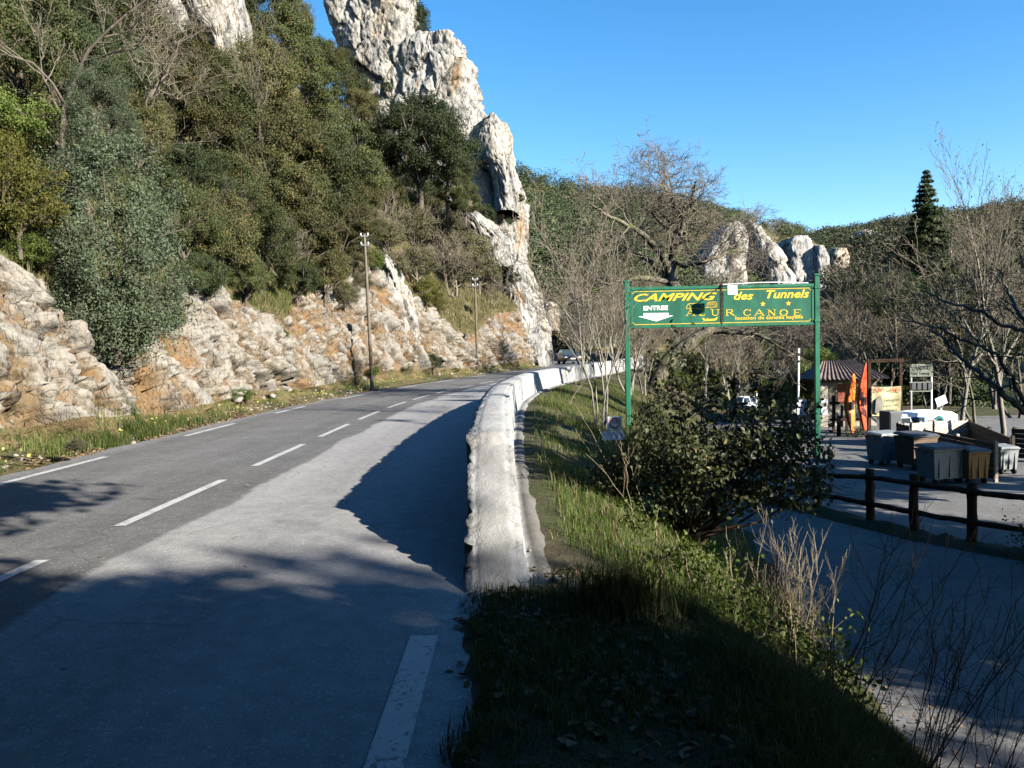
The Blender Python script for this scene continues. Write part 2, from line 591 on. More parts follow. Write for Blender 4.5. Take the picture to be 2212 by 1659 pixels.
M['oak'] = leafmat('oak_leaves', (.050, .064, .023), (.092, .104, .040), dry=(.17, .11, .045), dryp=.05)
M['oak2'] = leafmat('oak_leaves_olive', (.060, .068, .026), (.106, .106, .041), dry=(.19, .12, .05), dryp=.10)
M['dark'] = leafmat('dark_leaves', (.030, .044, .020), (.070, .088, .036), dry=(.10, .09, .04), dryp=.03)
M['grey'] = leafmat('grey_green_leaves', (.060, .082, .046), (.128, .156, .094), rough=.6)
M['green'] = leafmat('bright_green_leaves', (.055, .085, .018), (.120, .155, .035), rough=.5)
M['yellow'] = leafmat('yellow_green_leaves', (.075, .086, .020), (.135, .130, .030), dry=(.20, .15, .03), dryp=.10)
M['scrub'] = leafmat('scrub_leaves', (.085, .085, .045), (.15, .145, .08), dry=(.16, .12, .07), dryp=.2, rough=.7)
M['bushleaf'] = leafmat('bush_leaves', (.026, .036, .015), (.085, .092, .042), dry=(.20, .16, .08), dryp=.025, rough=.45, spec=.22)
def farleaf():
    m, nt = nmat('woodland_leaves')
    rnd = nd(nt, "NewGeometry").outputs["Random Per Island"]
    t = nd(nt, "Attribute", attribute_name="tone").outputs["Fac"]
    n = nd(nt, "ValToRGB", {"Fac": t})
    e = n.color_ramp.elements
    while len(e) < 6: e.new(.5)
    for q, (p, c) in zip(e, ((0., (.030, .044, .022)), (.35, (.046, .062, .028)), (.62, (.070, .084, .038)), (.80, (.098, .108, .048)), (.91, (.125, .11, .075)), (1., (.105, .15, .035)))):
        q.position = p; q.color = (*c, 1)
    k = mth(nt, 'MULTIPLY_ADD', rnd, .7, .65)
    col = mix(nt, 1., n.outputs[0], nd(nt, "CombineColor", {0: k, 1: k, 2: k}).outputs[0], 'MULTIPLY')
    finish(nt, col, .8, spec=.2, trans=col, tfac=.08)
    return m
M['far_leaf'] = farleaf()
M['far_brown'] = leafmat('bare_woodland', (.065, .058, .042), (.105, .094, .066), dry=(.05, .06, .026), dryp=.35, rough=.9, tfac=.05)
M['grass'] = leafmat('grass_blades', (.045, .082, .015), (.095, .125, .032), dry=(.20, .165, .08), dryp=.18, rough=.55, tfac=.3)
M['drygrass'] = leafmat('dry_grass_blades', (.12, .12, .05), (.21, .185, .09), dry=(.28, .23, .13), dryp=.35, rough=.7, tfac=.25)
M['litter'] = leafmat('leaf_litter', (.17, .105, .055), (.33, .24, .15), dry=(.10, .07, .045), dryp=.2, rough=.8, tfac=.1)
M['flower'] = leafmat('yellow_flowers', (.55, .50, .06), (.65, .60, .25), rough=.6)
M['bark'] = barkmat('bark_brown', (.055, .045, .035), (.13, .11, .085))
M['bark_pale'] = barkmat('bark_pale', (.13, .115, .095), (.24, .22, .185), lich=(.17, .18, .13))
M['bark_ivy'] = barkmat('bark_mossy', (.09, .08, .055), (.17, .15, .115), lich=(.075, .09, .03))
M['twig'] = barkmat('twig_brown', (.12, .10, .075), (.19, .165, .125))
M['twig_dark'] = barkmat('twig_dark', (.035, .026, .02), (.075, .055, .04))
M['twig_straw'] = barkmat('twig_straw', (.20, .16, .10), (.32, .27, .18))
M['log'] = barkmat('log_wood', (.022, .014, .010), (.058, .036, .023))
M['pole'] = barkmat('pole_wood', (.085, .07, .05), (.155, .13, .10))
M['sign_green'] = plain('sign_green_paint', (.010, .115, .062), .5, .40, 4., grain=(1, 1, .4))
M['sign_field'] = plain('sign_board_green', (.008, .098, .056), .55, .38, 2.5, grain=(1, 1, .5))
M['sign_yellow'] = plain('sign_yellow_paint', (.72, .46, .03), .5, .2, 9.)
M['white'] = plain('white_paint', (.78, .78, .76), .5, .12, 5.)
M['white_metal'] = plain('white_metal', (.72, .73, .74), .4, .12, 5.)
M['black'] = plain('black_paint', (.02, .02, .022), .4, .2, 5.)
M['grey_metal'] = plain('grey_metal', (.32, .33, .34), .45, .2, 6., metal=.6)
M['red'] = plain('sign_red', (.45, .035, .02), .5, .15, 6.)
M['orange'] = plain('kayak_orange', (.80, .15, .018), .42, .15, 3., spec=.45)
M['orange_shade'] = plain('kayak_shaded_orange', (.40, .06, .018), .42, .2, 3., spec=.45)  # second kayak's orange, with its shade put into the colour
M['bin_grey'] = plain('bin_grey', (.20, .22, .22), .5, .25, 4., spec=.4)
M['bin_dark'] = plain('bin_dark', (.055, .06, .065), .5, .3, 4., spec=.4)
M['bin_tan'] = plain('bin_tan', (.30, .16, .05), .55, .25, 4.)
M['teal'] = plain('teal_plastic', (.02, .17, .19), .5, .25, 4.)
M['blue'] = plain('blue_trim', (.04, .14, .45), .5, .2, 6.)
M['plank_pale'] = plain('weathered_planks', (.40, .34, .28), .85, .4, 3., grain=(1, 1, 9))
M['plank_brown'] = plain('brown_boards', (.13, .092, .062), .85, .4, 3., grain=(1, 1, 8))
M['plank_shade'] = plain('shaded_boards', (.055, .042, .03), .85, .4, 3., grain=(1, 1, 8))  # pen boards with their shade put into a darker colour
M['tiles'] = plain('roof_tiles', (.17, .12, .095), .85, .5, 5.)
M['stone'] = plain('hut_stone', (.30, .27, .22), .9, .45, 5., bstr=.5)
M['boulder'] = plain('boulder_stone', (.22, .20, .175), .9, .35, 4., bstr=.5)
M['banner'] = plain('banner_cloth', (.47, .43, .24), .8, .2, 3.)
M['banner_grey'] = plain('board_faded', (.17, .19, .155), .8, .3, 3.)
M['panel_white'] = plain('panel_lilac_white', (.50, .50, .56), .6, .15, 3.)
M['brick_red'] = plain('barrier_base_rust', (.23, .065, .03), .7, .3, 4.)
M['car_grey'] = plain('car_paint_taupe', (.05, .043, .04), .28, .08, 2., spec=.6, metal=.35, bstr=0.)
M['car_white'] = plain('car_paint_white', (.80, .80, .80), .25, .05, 2., spec=.6, bstr=0.)
M['car_dark'] = plain('car_paint_dark', (.02, .02, .024), .25, .05, 2., spec=.6, bstr=0.)
M['tyre'] = plain('tyre_rubber', (.022, .022, .022), .85, .2, 9.)
M['chrome'] = plain('bright_trim', (.62, .62, .62), .25, .1, 5., metal=.9)
M['lamp_glass'] = plain('headlight_glass', (.80, .80, .78), .12, .05, 9., spec=.8)
def glassmat():
    m, nt = nmat('window_glass')
    n = noise(nt, pos(nt, obj=True), 3, 2)
    finish(nt, mix(nt, n, (.018, .028, .034), (.05, .065, .075)), .08, spec=.8)
    return m
M['glass'] = glassmat()

M['darkgrass'] = leafmat('shade_darkened_blades', (.026, .048, .012), (.060, .078, .024), dry=(.13, .11, .06), dryp=.2, tfac=.25)  # grass copy with the verge's shade darkened into its colour
# ------------------------------------------------------------------ the road, its banks and the valley ground
CEN = [(-4.05, -40), (-4.05, 0), (-4.05, 14), (-4.05, 21), (-3.95, 26), (-3.68, 30), (-3.22, 34.3), (-2.6, 38.3), (-1.25, 45), (.6, 52.5), (3.2, 61), (6, 70), (7.6, 79), (7.8, 88), (6.2, 97), (3, 106), (-2, 115), (-9, 123)]
WALL = [(-.34, 5.7), (-.42, 8), (-.47, 13), (-.42, 17), (-.30, 20.5), (-.02, 24), (.5, 28.3), (1.5, 33), (2.65, 37.5), (5.2, 46), (8.2, 57), (10.6, 68), (12.0, 78), (12.2, 88), (10.8, 97), (7.5, 106), (2, 115), (-5, 124)]
EDGE = [(-40, -7.7), (22, -7.7), (30, -7.35), (35, -7.0), (39.5, -6.55), (45, -5.7), (48, -4.95), (52, -3.85), (56, -2.6), (59, -1.6), (67, .8), (72, 2.3), (79, 4.0), (88, 4.1), (97, 2.6), (106, -.4), (115, -5.2)]


def zr(Y):
    return .34 * sstep(30, 86, Y)


def spline(pts, step):
    """dense, evenly spaced points along a smooth curve through pts, with unit normals to the right"""
    p = np.array(pts, float)
    out = []
    for i in range(len(p) - 1):
        a, b, c, d = p[max(i - 1, 0)], p[i], p[i + 1], p[min(i + 2, len(p) - 1)]
        t = np.linspace(0, 1, 40, endpoint=False)[:, None]
        ca = .5
        m1 = (c - a) / max(np.linalg.norm(c - a), 1e-6) * np.linalg.norm(c - b)
        m2 = (d - b) / max(np.linalg.norm(d - b), 1e-6) * np.linalg.norm(c - b)
        out.append((2 * t**3 - 3 * t**2 + 1) * b + (t**3 - 2 * t**2 + t) * m1 + (-2 * t**3 + 3 * t**2) * c + (t**3 - t**2) * m2)
    out = np.concatenate(out + [p[-1:]])
    s = np.concatenate([[0], np.cumsum(np.linalg.norm(np.diff(out, axis=0), axis=1))])
    q = np.arange(0, s[-1], step)
    P = np.stack([np.interp(q, s, out[:, k]) for k in (0, 1)], 1)
    T = unit(np.gradient(P, axis=0))
    return P, np.stack([T[:, 1], -T[:, 0]], 1), q


CP, CN, CS = spline(CEN, .25)
S0 = CS[np.argmin(np.abs(CP[:, 1]))]                                # arc length at Y = 0
WP, WN_, WS = spline(WALL, .12)


def cen_at(s):
    return np.stack([np.interp(s, CS, CP[:, 0]), np.interp(s, CS, CP[:, 1])], -1), unit(np.stack([np.interp(s, CS, CN[:, 0]), np.interp(s, CS, CN[:, 1])], -1))


us = np.concatenate([[-3.75, -3.6], np.linspace(-3.4, 3.4, 18), [3.68, 3.8, 4.1, 4.45]])
V, UV = [], []
wob = fbm(np.stack([CS * .9, CS * 0, CS * 0], 1), 4, 3) * .14
for i in range(len(CP)):
    for k, u in enumerate(us):
        e = wob[i] if k == 0 else 0
        if CP[i][1] > 5.5: u = min(u, 3.8 + .001 * k)
        q = CP[i] + CN[i] * (u + e)
        z = zr(CP[i][1]) - .012 * abs(u) * .4
        V.append((q[0], q[1], z)); UV.append((u, CS[i]))
me = raw_mesh("road", V, [grid_faces(len(CP), len(us))], M['asphalt'], True, uv=UV)
mobj("road", me, kind='structure')


def ribbon(name, s0, s1, u0, u1, lift=.006, lab=None):
    s = np.linspace(s0, s1, max(2, int((s1 - s0) / .3)))
    P, N = cen_at(s)
    rows = [np.concatenate([P + N * u, (zr(P[:, 1]) - .0048 * abs(u) + lift)[:, None]], 1) for u in (u0, u1)]
    V = np.stack(rows, 1).reshape(-1, 3)
    return mobj(name, raw_mesh(name, V, [grid_faces(len(s), 2)[:, ::-1]], M['line']), kind='structure')


off = 8.23 + .0
for k in range(-2, 22):                                             # centre line: 3 m dashes, 1.33 m gaps
    a = S0 + off + k * 4.36
    if a > S0 + 100: break
    ribbon("centre_line_marking", a, a + 3.0, -.06, .06)
for a, b in [(2.0, 5.0), (9.2, 14.35), (17.9, 21.0), (24.4, 27.4), (31.5, 34.5), (39.2, 42.0), (45.6, 48.6), (52.4, 55.4), (59.4, 62.4), (66., 69.)]:
    ribbon("edge_line_marking", S0 + a, S0 + b, -3.27, -3.13)
ribbon("edge_line_marking", S0 + 1.9, S0 + 4.86, 3.40, 3.57)

FOOT = [(-60, 3.3), (6.7, 3.4), (9.5, 3.5), (13.8, 4.15), (18, 4.6), (25, 5.4), (35, 8), (50, 13), (60, 16), (88, 20), (110, 24), (130, 30)]
ZB = [(-60, -.03), (6, -.03), (8, -.0), (12, .08), (16, .2), (22, .3), (40, .34), (90, .45)]
WXT = np.array([(y, x) for x, y in WALL])


def G(X, Y):
    """height of the valley side ground"""
    X = np.asarray(X, float); Y = np.asarray(Y, float)
    wx = np.interp(Y, WXT[:, 0], WXT[:, 1]) + .5
    wx = np.where(Y < 5.7, .55 + .25 * sstep(5.7, 0, Y), wx)
    lip = np.where(Y < 5.7, .25, .32)
    foot = interp(Y, FOOT)
    zb = interp(Y, ZB)
    t = np.clip((X - wx - lip) / np.maximum(foot - wx - lip, .5), 0, 1)
    n = fbm(np.stack([X * .7, Y * .7, X * 0], 1), 4, 11) if X.ndim == 1 else 0
    z = zb + (-1.93 - zb) * (t ** 1.45) + n * .14 * sstep(0, .2, t) * sstep(1.02, .85, t)
    if X.ndim == 1:
        rag = .22 * fbm(np.stack([X * 2.4, Y * 2.4, X * 0], 1), 4, 15)
        z = np.where(Y < 5.7, z + .080 * sstep(-.50, -.08, X + rag) - .035, z)
    z = np.where(X < np.where(Y < 5.7, -.85, wx - .6), np.minimum(z, zr(Y) - .10), z)
    fall = sstep(16, 56, np.hypot(np.maximum(X - 14, 0), np.maximum(Y - 30, 0))) * (X > 10) * 3.0
    z = z - fall * np.where(t >= 1, 1, 0)
    return z


gx = np.unique(np.concatenate([np.linspace(-400, -9, 14), np.linspace(-9, -1, 5), np.arange(-1, 9, .14), np.arange(9, 30, .8), np.linspace(30, 90, 24), np.linspace(90, 900, 16)]))
gy = np.unique(np.concatenate([np.linspace(-300, -12, 10), np.arange(-12, 40, .22), np.arange(40, 130, 1.2), np.linspace(130, 1500, 22)]))
XX, YY = np.meshgrid(gx, gy)
ZZ = G(XX.ravel(), YY.ravel())
V = np.stack([XX.ravel(), YY.ravel(), ZZ], 1)
mobj("ground", raw_mesh("ground", V, [grid_faces(len(gy), len(gx))], M['ground'], True), kind='structure')

# lower driveway and yard
dy = np.concatenate([np.arange(-14, 40, .6)])
V = []
lw = fbm(np.stack([dy * .8, dy * 0, dy * 0], 1), 3, 5) * .2
for y, w in zip(dy, lw):
    f = float(interp(y, FOOT)) + .12 + w
    for k in np.linspace(0, 1, 16):
        V.append((f + (27 - f) * k, y, -1.905 if k else -1.93))
mobj("driveway", raw_mesh("driveway", V, [grid_faces(len(dy), 16)], M['drive'], True), kind='structure')
# ------------------------------------------------------------------ parapet wall along the valley side
HT = [(5.65, -.06), (5.9, .05), (6.6, .36), (7.3, .62), (7.86, .80), (7.98, .90), (9.2, .93), (11, .95), (14, .96), (20, .95), (40, 1.0), (60, 1.12), (90, 1.32), (130, 1.42)]


def parapet(name, s_from, s_to, label, step, dark=False, W_=.41):
    s = np.arange(s_from, s_to, step) if s_from > 1 else np.concatenate([np.arange(s_from, 16, .045), np.arange(16, s_to, step)])
    P = np.stack([np.interp(s, WS, WP[:, 0]), np.interp(s, WS, WP[:, 1])], 1)
    N = unit(np.stack([np.interp(s, WS, WN_[:, 0]), np.interp(s, WS, WN_[:, 1])], 1))
    Y = P[:, 1]
    h = interp(Y, HT)
    zb = interp(Y, ZB)
    zroad = zr(Y)
    V, E, Cm, UV, Dt = [], [], [], [], []
    # profile: up the road face, over the top, down the valley face, out over the footing
    prof = [('r', k) for k in np.linspace(-.25, 1, 9)] + [('t', k) for k in np.linspace(.0, 1, 12)[1:-1]] + [('v', k) for k in np.linspace(1, 0, 11)] + [('f', k) for k in (.25, .5, .72, .86, 1.)]
    for kind, k in prof:
        for i in range(len(s)):
            H = h[i]
            base = min(zb[i], H - .02)
            if kind == 'r':
                lo = zroad[i] - .1
                q = P[i]; z = lo + (H - lo) * max(k, 0)
            elif kind == 't':
                q = P[i] + N[i] * W_ * k; z = H + .02 * math.sin(math.pi * k)
            elif kind == 'v':
                q = P[i] + N[i] * (W_ + .05 * (1 - k)); z = base + (H - base) * k
            else:
                q = P[i] + N[i] * (W_ + .05 + .30 * k * min(1, max(.3, (Y[i] - 5.2) / 1.0))); z = base + .03 * (1 - k) - .13 * max(0, k - .6) / .4 + .012
            V.append((q[0], q[1], z))
            E.append(1. if kind in 'rv' else .15 if kind == 'f' else sstep(.30, .05, min(k, 1 - k)))
            Cm.append(1. - float(sstep(7.6, 8.6, Y[i])) * (.82 if kind != 'f' else .12)); UV.append((k, s[i])); Dt.append((1. - .75 * float(sstep(11, 22, Y[i]))) if kind == 'f' else 0.)
    V = np.array(V)
    kinds = np.array([p[0] for p in prof]).repeat(len(s))
    # dressed stones: every block stands a little differently, ragged along the arrises
    f1, f2, idr = worley(V * np.array([3.7, 3.7, 4.4]), 4)
    amp = np.where(kinds == 't', .008, np.where(kinds == 'f', .006, np.where(kinds == 'v', .018, .075)))
    gap = sstep(.0, .16, f2 - f1)
    Nn = np.tile(N, (len(prof), 1))
    side = np.where(kinds == 'r', -1, np.where(kinds == 't', 0, 1))
    cr = (.55 + .45 * idr) * gap - .4
    V[:, :2] += Nn * (side * amp * cr)[:, None]
    V[:, 2] += np.where(kinds == 't', .018 * fbm(V * 2.2, 4, 9), 0) + np.where(kinds == 'f', .035 * fbm(V * 2.2, 4, 9), 0)
    edg = (kinds == 't') & (np.array([min(p[1], 1 - p[1]) for p in prof]).repeat(len(s)) < .12)
    V[edg, 2] += -.015 - .03 * np.abs(fbm(V[edg] * 5, 3, 2))
    rough = (np.abs(V[:, 1] - 7.98) < .14) & (kinds == 't')
    V[rough] += .035 * np.stack([fbm(V[rough] * 9, 3, q) for q in (1, 2, 3)], 1)
    n, k = len(s), len(prof)
    me = raw_mesh(name, V, [grid_faces(k, n)[:, ::-1]], M['wall'] if not dark else M['wall_shade'], False, attr={'edge': E, 'cement': Cm, 'dirt': Dt}, uv=UV)
    o = mobj(name, me)
    return tag(o, label, 'wall', kind='thing')


m_, nt_ = nmat('far_parapet_stone')
p_ = pos(nt_)
finish(nt_, mix(nt_, noise(nt_, p_, 2.5, 6, .65), (.10, .09, .075), (.20, .18, .15)), .9, bump=noise(nt_, p_, 8, 5), bstr=.6, bdist=.05, spec=.1)
M['wall_shade'] = m_  # same wall continued, its shaded face darkened in the colour
sY = lambda y: float(np.interp(y, WP[:, 1], WS))
parapet("parapet_wall", 0.0, sY(86), "long white stone parapet that ramps up from the ground and bends along the road", .13)
parapet("parapet_wall", sY(86) + .01, WS[-1] - .3, "short stone parapet darkened for shade with pale coping behind the oncoming car", .5, dark=True, W_=.42)

# ------------------------------------------------------------------ rock cut and wooded slope on the uphill side
HR = [(-12, 4.0), (5, 4.2), (13, 4.5), (16.5, 4.3), (18.6, 3.4), (19.8, 2.3), (21.4, 2.2), (23, 3.0), (26.5, 4.1), (31, 3.7), (35, 3.5), (40, 5), (45, 7), (48, 5.7), (54, 4.6), (60, 2.5), (64, 3.2), (68, 4.6), (76, 5.2), (104, 5)]
RUN = [(-12, 2.4), (12, 2.3), (16.5, 2.2), (20, 1.5), (22.5, 1.9), (30, 1.9), (38, 1.5), (60, 1.1), (104, 1.0)]
ANG = [(-12, 44), (14, 45), (24, 50), (36, 56), (45, 60), (56, 59), (64, 52), (70, 48), (104, 48)]
CAP = [(-12, 70), (54, 70), (58, 38), (62, 25), (66, 18), (70, 14), (78, 12), (104, 12)]


def hill_pt(Y, t):
    """Y rows, t: 0-1 verge, 1-2 rock cut, 2.. metres of slope; flat arrays"""
    e = interp(Y, EDGE); zz = zr(Y)
    n = fbm(np.stack([Y * .35, Y * 0, Y * 0], 1), 4, 21)
    hr = interp(Y, HR) + n * .7
    v = .9 + .35 * n - .3 * np.exp(-((Y - 18.2) / 1.2) ** 2) * 0
    v = v + 1.2 * np.exp(-((Y - 20.4) / 1.0) ** 2)
    run = interp(Y, RUN)
    ang = np.radians(interp(Y, ANG))
    cap = interp(Y, CAP)
    tv = np.clip(t, 0, 1); tr = np.clip(t - 1, 0, 1); ts = np.maximum(t - 2, 0)
    d = v * tv + run * (tr ** 1.15) + ts * np.cos(ang)
    z = zz - .06 + .24 * tv ** 1.5 + (hr - .15) * tr + ts * np.sin(ang)
    over = np.maximum(z - cap, 0)
    z = np.where(over > 0, cap + 6 * (1 - np.exp(-over / 6)) - over * .12, z)
    return np.stack([e - d, Y, z], -1), hr


HS = .13
hy = np.arange(-12, 103, HS)
ht = np.concatenate([np.linspace(0, 1, 6), np.linspace(1, 2, 64)[1:], 2 + np.cumsum(np.linspace(.16, 1.4, 66))])
TT, HY = np.meshgrid(ht, hy)
tt, hyf = TT.ravel(), HY.ravel()
HV, hrr = hill_pt(hyf, tt)
isr = sstep(.75, 1.15, tt) * (1 - sstep(1.95, 2.6, tt))
isl = sstep(2.0, 4.0, tt)
dipv = np.stack([HV[:, 0] * 1.0 + HV[:, 2] * .35, HV[:, 1] * 1.0 + HV[:, 2] * .55, HV[:, 2] * .45 - HV[:, 1] * .15], 1)
dq = dipv + .35 * np.stack([fbm(dipv * .8, 3, k) for k in (33, 34, 35)], 1)
A_, ga = facet(dq * .62, 31, 1.5)
B_, gb = facet(dq * 1.5 + 7, 37, 1.5)
C_, gc = facet(dq * 3.6 + 2, 39, 1.4)
idr = A_ + .5
D_, gd = facet(dq * 7.5 + 2, 40, 1.3)
blk = A_ * .62 + B_ * .42 + C_ * .27 + D_ * .10
stone = np.clip(.50 + .55 * A_ + .75 * B_ + .85 * C_ + .35 * D_ + .35 * fbm(HV * .35, 3, 44), 0, 1)
gap = -.30 * sstep(.09, 0, ga) - .18 * sstep(.10, 0, gb) - .07 * sstep(.12, 0, gc)
fb = fbm(dipv * 1.3, 5, 41) * .16 + fbm(dipv * .3, 3, 43) * .55
disp = isr * (blk + gap + fb) + isl * fbm(HV * .22, 4, 47) * 1.1
HV[:, 0] += disp * .86
HV[:, 1] -= disp * .25 * isr
HV[:, 2] += disp * .18 + isl * fbm(HV * .6, 3, 48) * .3
HV[:, 2] += (1 - isr - isl) * np.maximum(fbm(HV * 1.5, 3, 51), 0) * .10 * sstep(.1, .8, tt)
ledge = fbm(dipv * np.array([.8, .6, 1.6]), 4, 55)
cover = np.where(tt < 1.08, .95, np.where(tt < 2.05, -.22 + .62 * ledge + .35 * sstep(1.5, 2.05, tt) - .25 * (idr - .5), .72 + .3 * ledge))
cover = np.where((hyf > 35) & (tt > 1.08) & (tt < 2.05), cover - .12, cover)
cover = np.where((hyf > 57) & (hyf < 72) & (tt > 2), .9, cover)
nh, kh = len(hy), len(ht)
mobj("rock_slope", raw_mesh("rock_slope", HV, [grid_faces(nh, kh)[:, ::-1]], M['rock_cut'], False, attr={'cover': cover, 'stone': stone}), kind='structure')
HG = HV.reshape(nh, kh, 3)


def hill_hit(x, y):
    """first point of the slope behind a photograph point"""
    d = ray(x, y)
    u, w = d[0] / d[1], d[2] / d[1]
    best = None
    for i in range(0, nh):
        Y = hy[i]
        if Y < 8: continue
        X, Z = u * Y, EYE + w * Y
        row = HG[i]
        # slope surface at this X: highest z with x >= X
        j = np.argmax(row[6:, 0] < X) + 6 if (row[6:, 0] < X).any() else -1
        if j < 0: continue
        if row[j, 2] >= Z:
            best = np.array([X, Y, Z]); break
    return best


def hill_z(X, Y):
    i = int(np.clip(round((Y - hy[0]) / HS), 0, nh - 1))
    row = HG[i]
    o = np.argsort(row[:, 0])
    return float(np.interp(X, row[o, 0], row[o, 2]))


# ------------------------------------------------------------------ cliffs: lofted rock towers
def rock_tower(name, rows, Y0, depth, mat, dz=.15, amp=.5, nring=300, seed=1, px=True, power=2.6, lean=0., top_k=.25, parent=None, freq=1., **kw):
    """rows: (y, x_left, x_right) on the photograph at distance Y0, top to bottom"""
    zs, xl, xr = [], [], []
    for y, a, b in rows:
        A, B = at(a, y, Y0), at(b, y, Y0)
        zs.append((A[2] + B[2]) / 2); xl.append(A[0]); xr.append(B[0])
    zs, xl, xr = map(np.array, (zs, xl, xr))
    o = np.argsort(zs); zs, xl, xr = zs[o], xl[o], xr[o]
    zq = np.arange(zs[0], zs[-1] + dz, dz)
    L, Rr = np.interp(zq, zs, xl), np.interp(zq, zs, xr)
    a = np.linspace(0, 2 * np.pi, nring, endpoint=False)
    ca, sa = np.cos(a), np.sin(a)
    rr = (np.abs(ca) ** power + np.abs(sa) ** power) ** (-1 / power)
    V = []
    top = zq[-1]
    for z, l, r in zip(zq, L, Rr):
        k = 1 - top_k * sstep(top - 2.5, top, z)
        V.append(np.stack([(l + r) / 2 + (r - l) / 2 * rr * ca, Y0 + lean * (z - zq[0]) + depth * k * rr * sa, np.full(nring, z)], 1))
    # cap ring
    V.append(np.stack([(L[-1] + Rr[-1]) / 2 + (V[-1][:, 0] - (L[-1] + Rr[-1]) / 2) * .15, Y0 + (V[-1][:, 1] - Y0) * .15, np.full(nring, top + dz)], 1))
    n = len(V)
    V = np.concatenate(V)
    nr = np.tile(np.stack([ca, sa, sa * 0], 1), (n, 1))
    q = V * np.array([1, 1, .62]) * freq
    qq = q + .5 * np.stack([fbm(q * .5, 3, seed + k) for k in (21, 22, 23)], 1)
    A_, ga = facet(qq * .34, seed, 1.6)
    B_, gb = facet(qq * .95 + 3, seed + 13, 1.6)
    C_, gc = facet(qq * 2.3 + 5, seed + 23, 1.5)
    D_, gd = facet(qq * 4.6 + 9, seed + 33, 1.4)
    d = amp * (1.05 * A_ + .42 * B_ + .20 * C_ + .09 * D_ - .36 * sstep(.05, 0, ga) - .16 * sstep(.06, 0, gb) - .07 * sstep(.08, 0, gc) + .10 * fbm(q * 2.5, 4, seed + 7) + .5 * fbm(q * .16, 3, seed + 9, ridged=True) + .12)
    V = V + nr * d[:, None]
    V[:, 2] += amp * .5 * fbm(V * .9 * freq, 4, seed + 12)
    cov = -.40 + .55 * fbm(V * np.array([.35, .35, .7]) * freq, 4, seed + 15)
    return V, grid_faces(n, nring, True), cov


def towers(name, specs, mat, **kw):
    Vs, Fs, Cs, o = [], [], [], 0
    for sp in specs:
        V, F_, c = rock_tower(name, mat=mat, **sp)
        Vs.append(V); Fs.append(F_ + o); Cs.append(c); o += len(V)
    return mobj(name, raw_mesh(name, np.concatenate(Vs), [np.concatenate(Fs)], mat, False, attr={'cover': np.concatenate(Cs)}), **kw)


towers("cliff", [
    # upper tower
    dict(rows=[(-75, 752, 880), (-20, 736, 888), (20, 727, 892), (60, 726, 896), (100, 738, 900), (118, 745, 904), (170, 768, 915), (240, 786, 960), (330, 780, 1000), (480, 760, 1040)], Y0=83, depth=5.5, seed=3, amp=.55, power=5., freq=1.5),
    # shoulder
    dict(rows=[(110, 902, 985), (118, 884, 996), (135, 876, 1002), (156, 872, 1008), (172, 866, 1024), (205, 860, 1029), (250, 850, 1034), (268, 850, 1046), (300, 850, 1050), (420, 850, 1080), (560, 850, 1120)], Y0=82, depth=5, seed=13, amp=.5, power=5., top_k=.04, freq=1.5),
    # small horn on the shoulder
    dict(rows=[(101, 974, 994), (106, 968, 1000), (135, 964, 1004), (170, 960, 1008)], Y0=80.2, depth=1.8, seed=17, amp=.28, dz=.12, nring=110, power=4., top_k=.1, freq=1.6),
    # round boulder leaning out, dark on its far side
    dict(rows=[(267, 1054, 1078), (276, 1034, 1089), (300, 1020, 1098), (330, 1014, 1104), (358, 1026, 1108), (378, 1056, 1110), (420, 1072, 1114), (470, 1070, 1120)], Y0=79.4, depth=4.2, seed=23, amp=.38, dz=.14, power=2.1, freq=1.4),
    # lower nose down to the road
    dict(rows=[(372, 1010, 1108), (440, 990, 1130), (500, 980, 1130), (560, 970, 1131), (590, 960, 1140), (640, 940, 1166), (690, 920, 1172), (740, 900, 1180), (800, 880, 1190)], Y0=84.5, depth=5, seed=33, amp=.45, freq=1.4, power=3.),
    # foot of the nose along the road
    dict(rows=[(560, 1085, 1128), (600, 1085, 1136), (650, 1080, 1156), (700, 1075, 1162), (760, 1070, 1170), (806, 1065, 1182)], Y0=78.8, depth=4.5, seed=37, amp=.42, freq=1.4),
    # ribs of bare rock in the scrub
    dict(rows=[(562, 832, 846), (600, 828, 862), (640, 828, 876), (700, 830, 892), (740, 828, 898)], Y0=49.8, depth=1.8, seed=41, amp=.55, dz=.15),
    dict(rows=[(450, 990, 1010), (480, 985, 1060), (520, 1020, 1090), (580, 1050, 1110)], Y0=76, depth=2.5, seed=47, amp=.6, dz=.2),
], M['cliff'], kind='structure')
towers("cliff", [
    dict(rows=[(-60, 430, 500), (-10, 405, 508), (30, 410, 516), (70, 440, 524), (105, 478, 528), (140, 490, 530), (220, 490, 535)], Y0=44, depth=3.0, seed=53, amp=.5, dz=.2),
    dict(rows=[(-60, 290, 400), (-10, 310, 410), (25, 330, 420), (60, 350, 430), (120, 360, 440), (200, 360, 440)], Y0=42, depth=2.0, seed=57, amp=.4, dz=.2),
], M['cliff'], kind='structure')
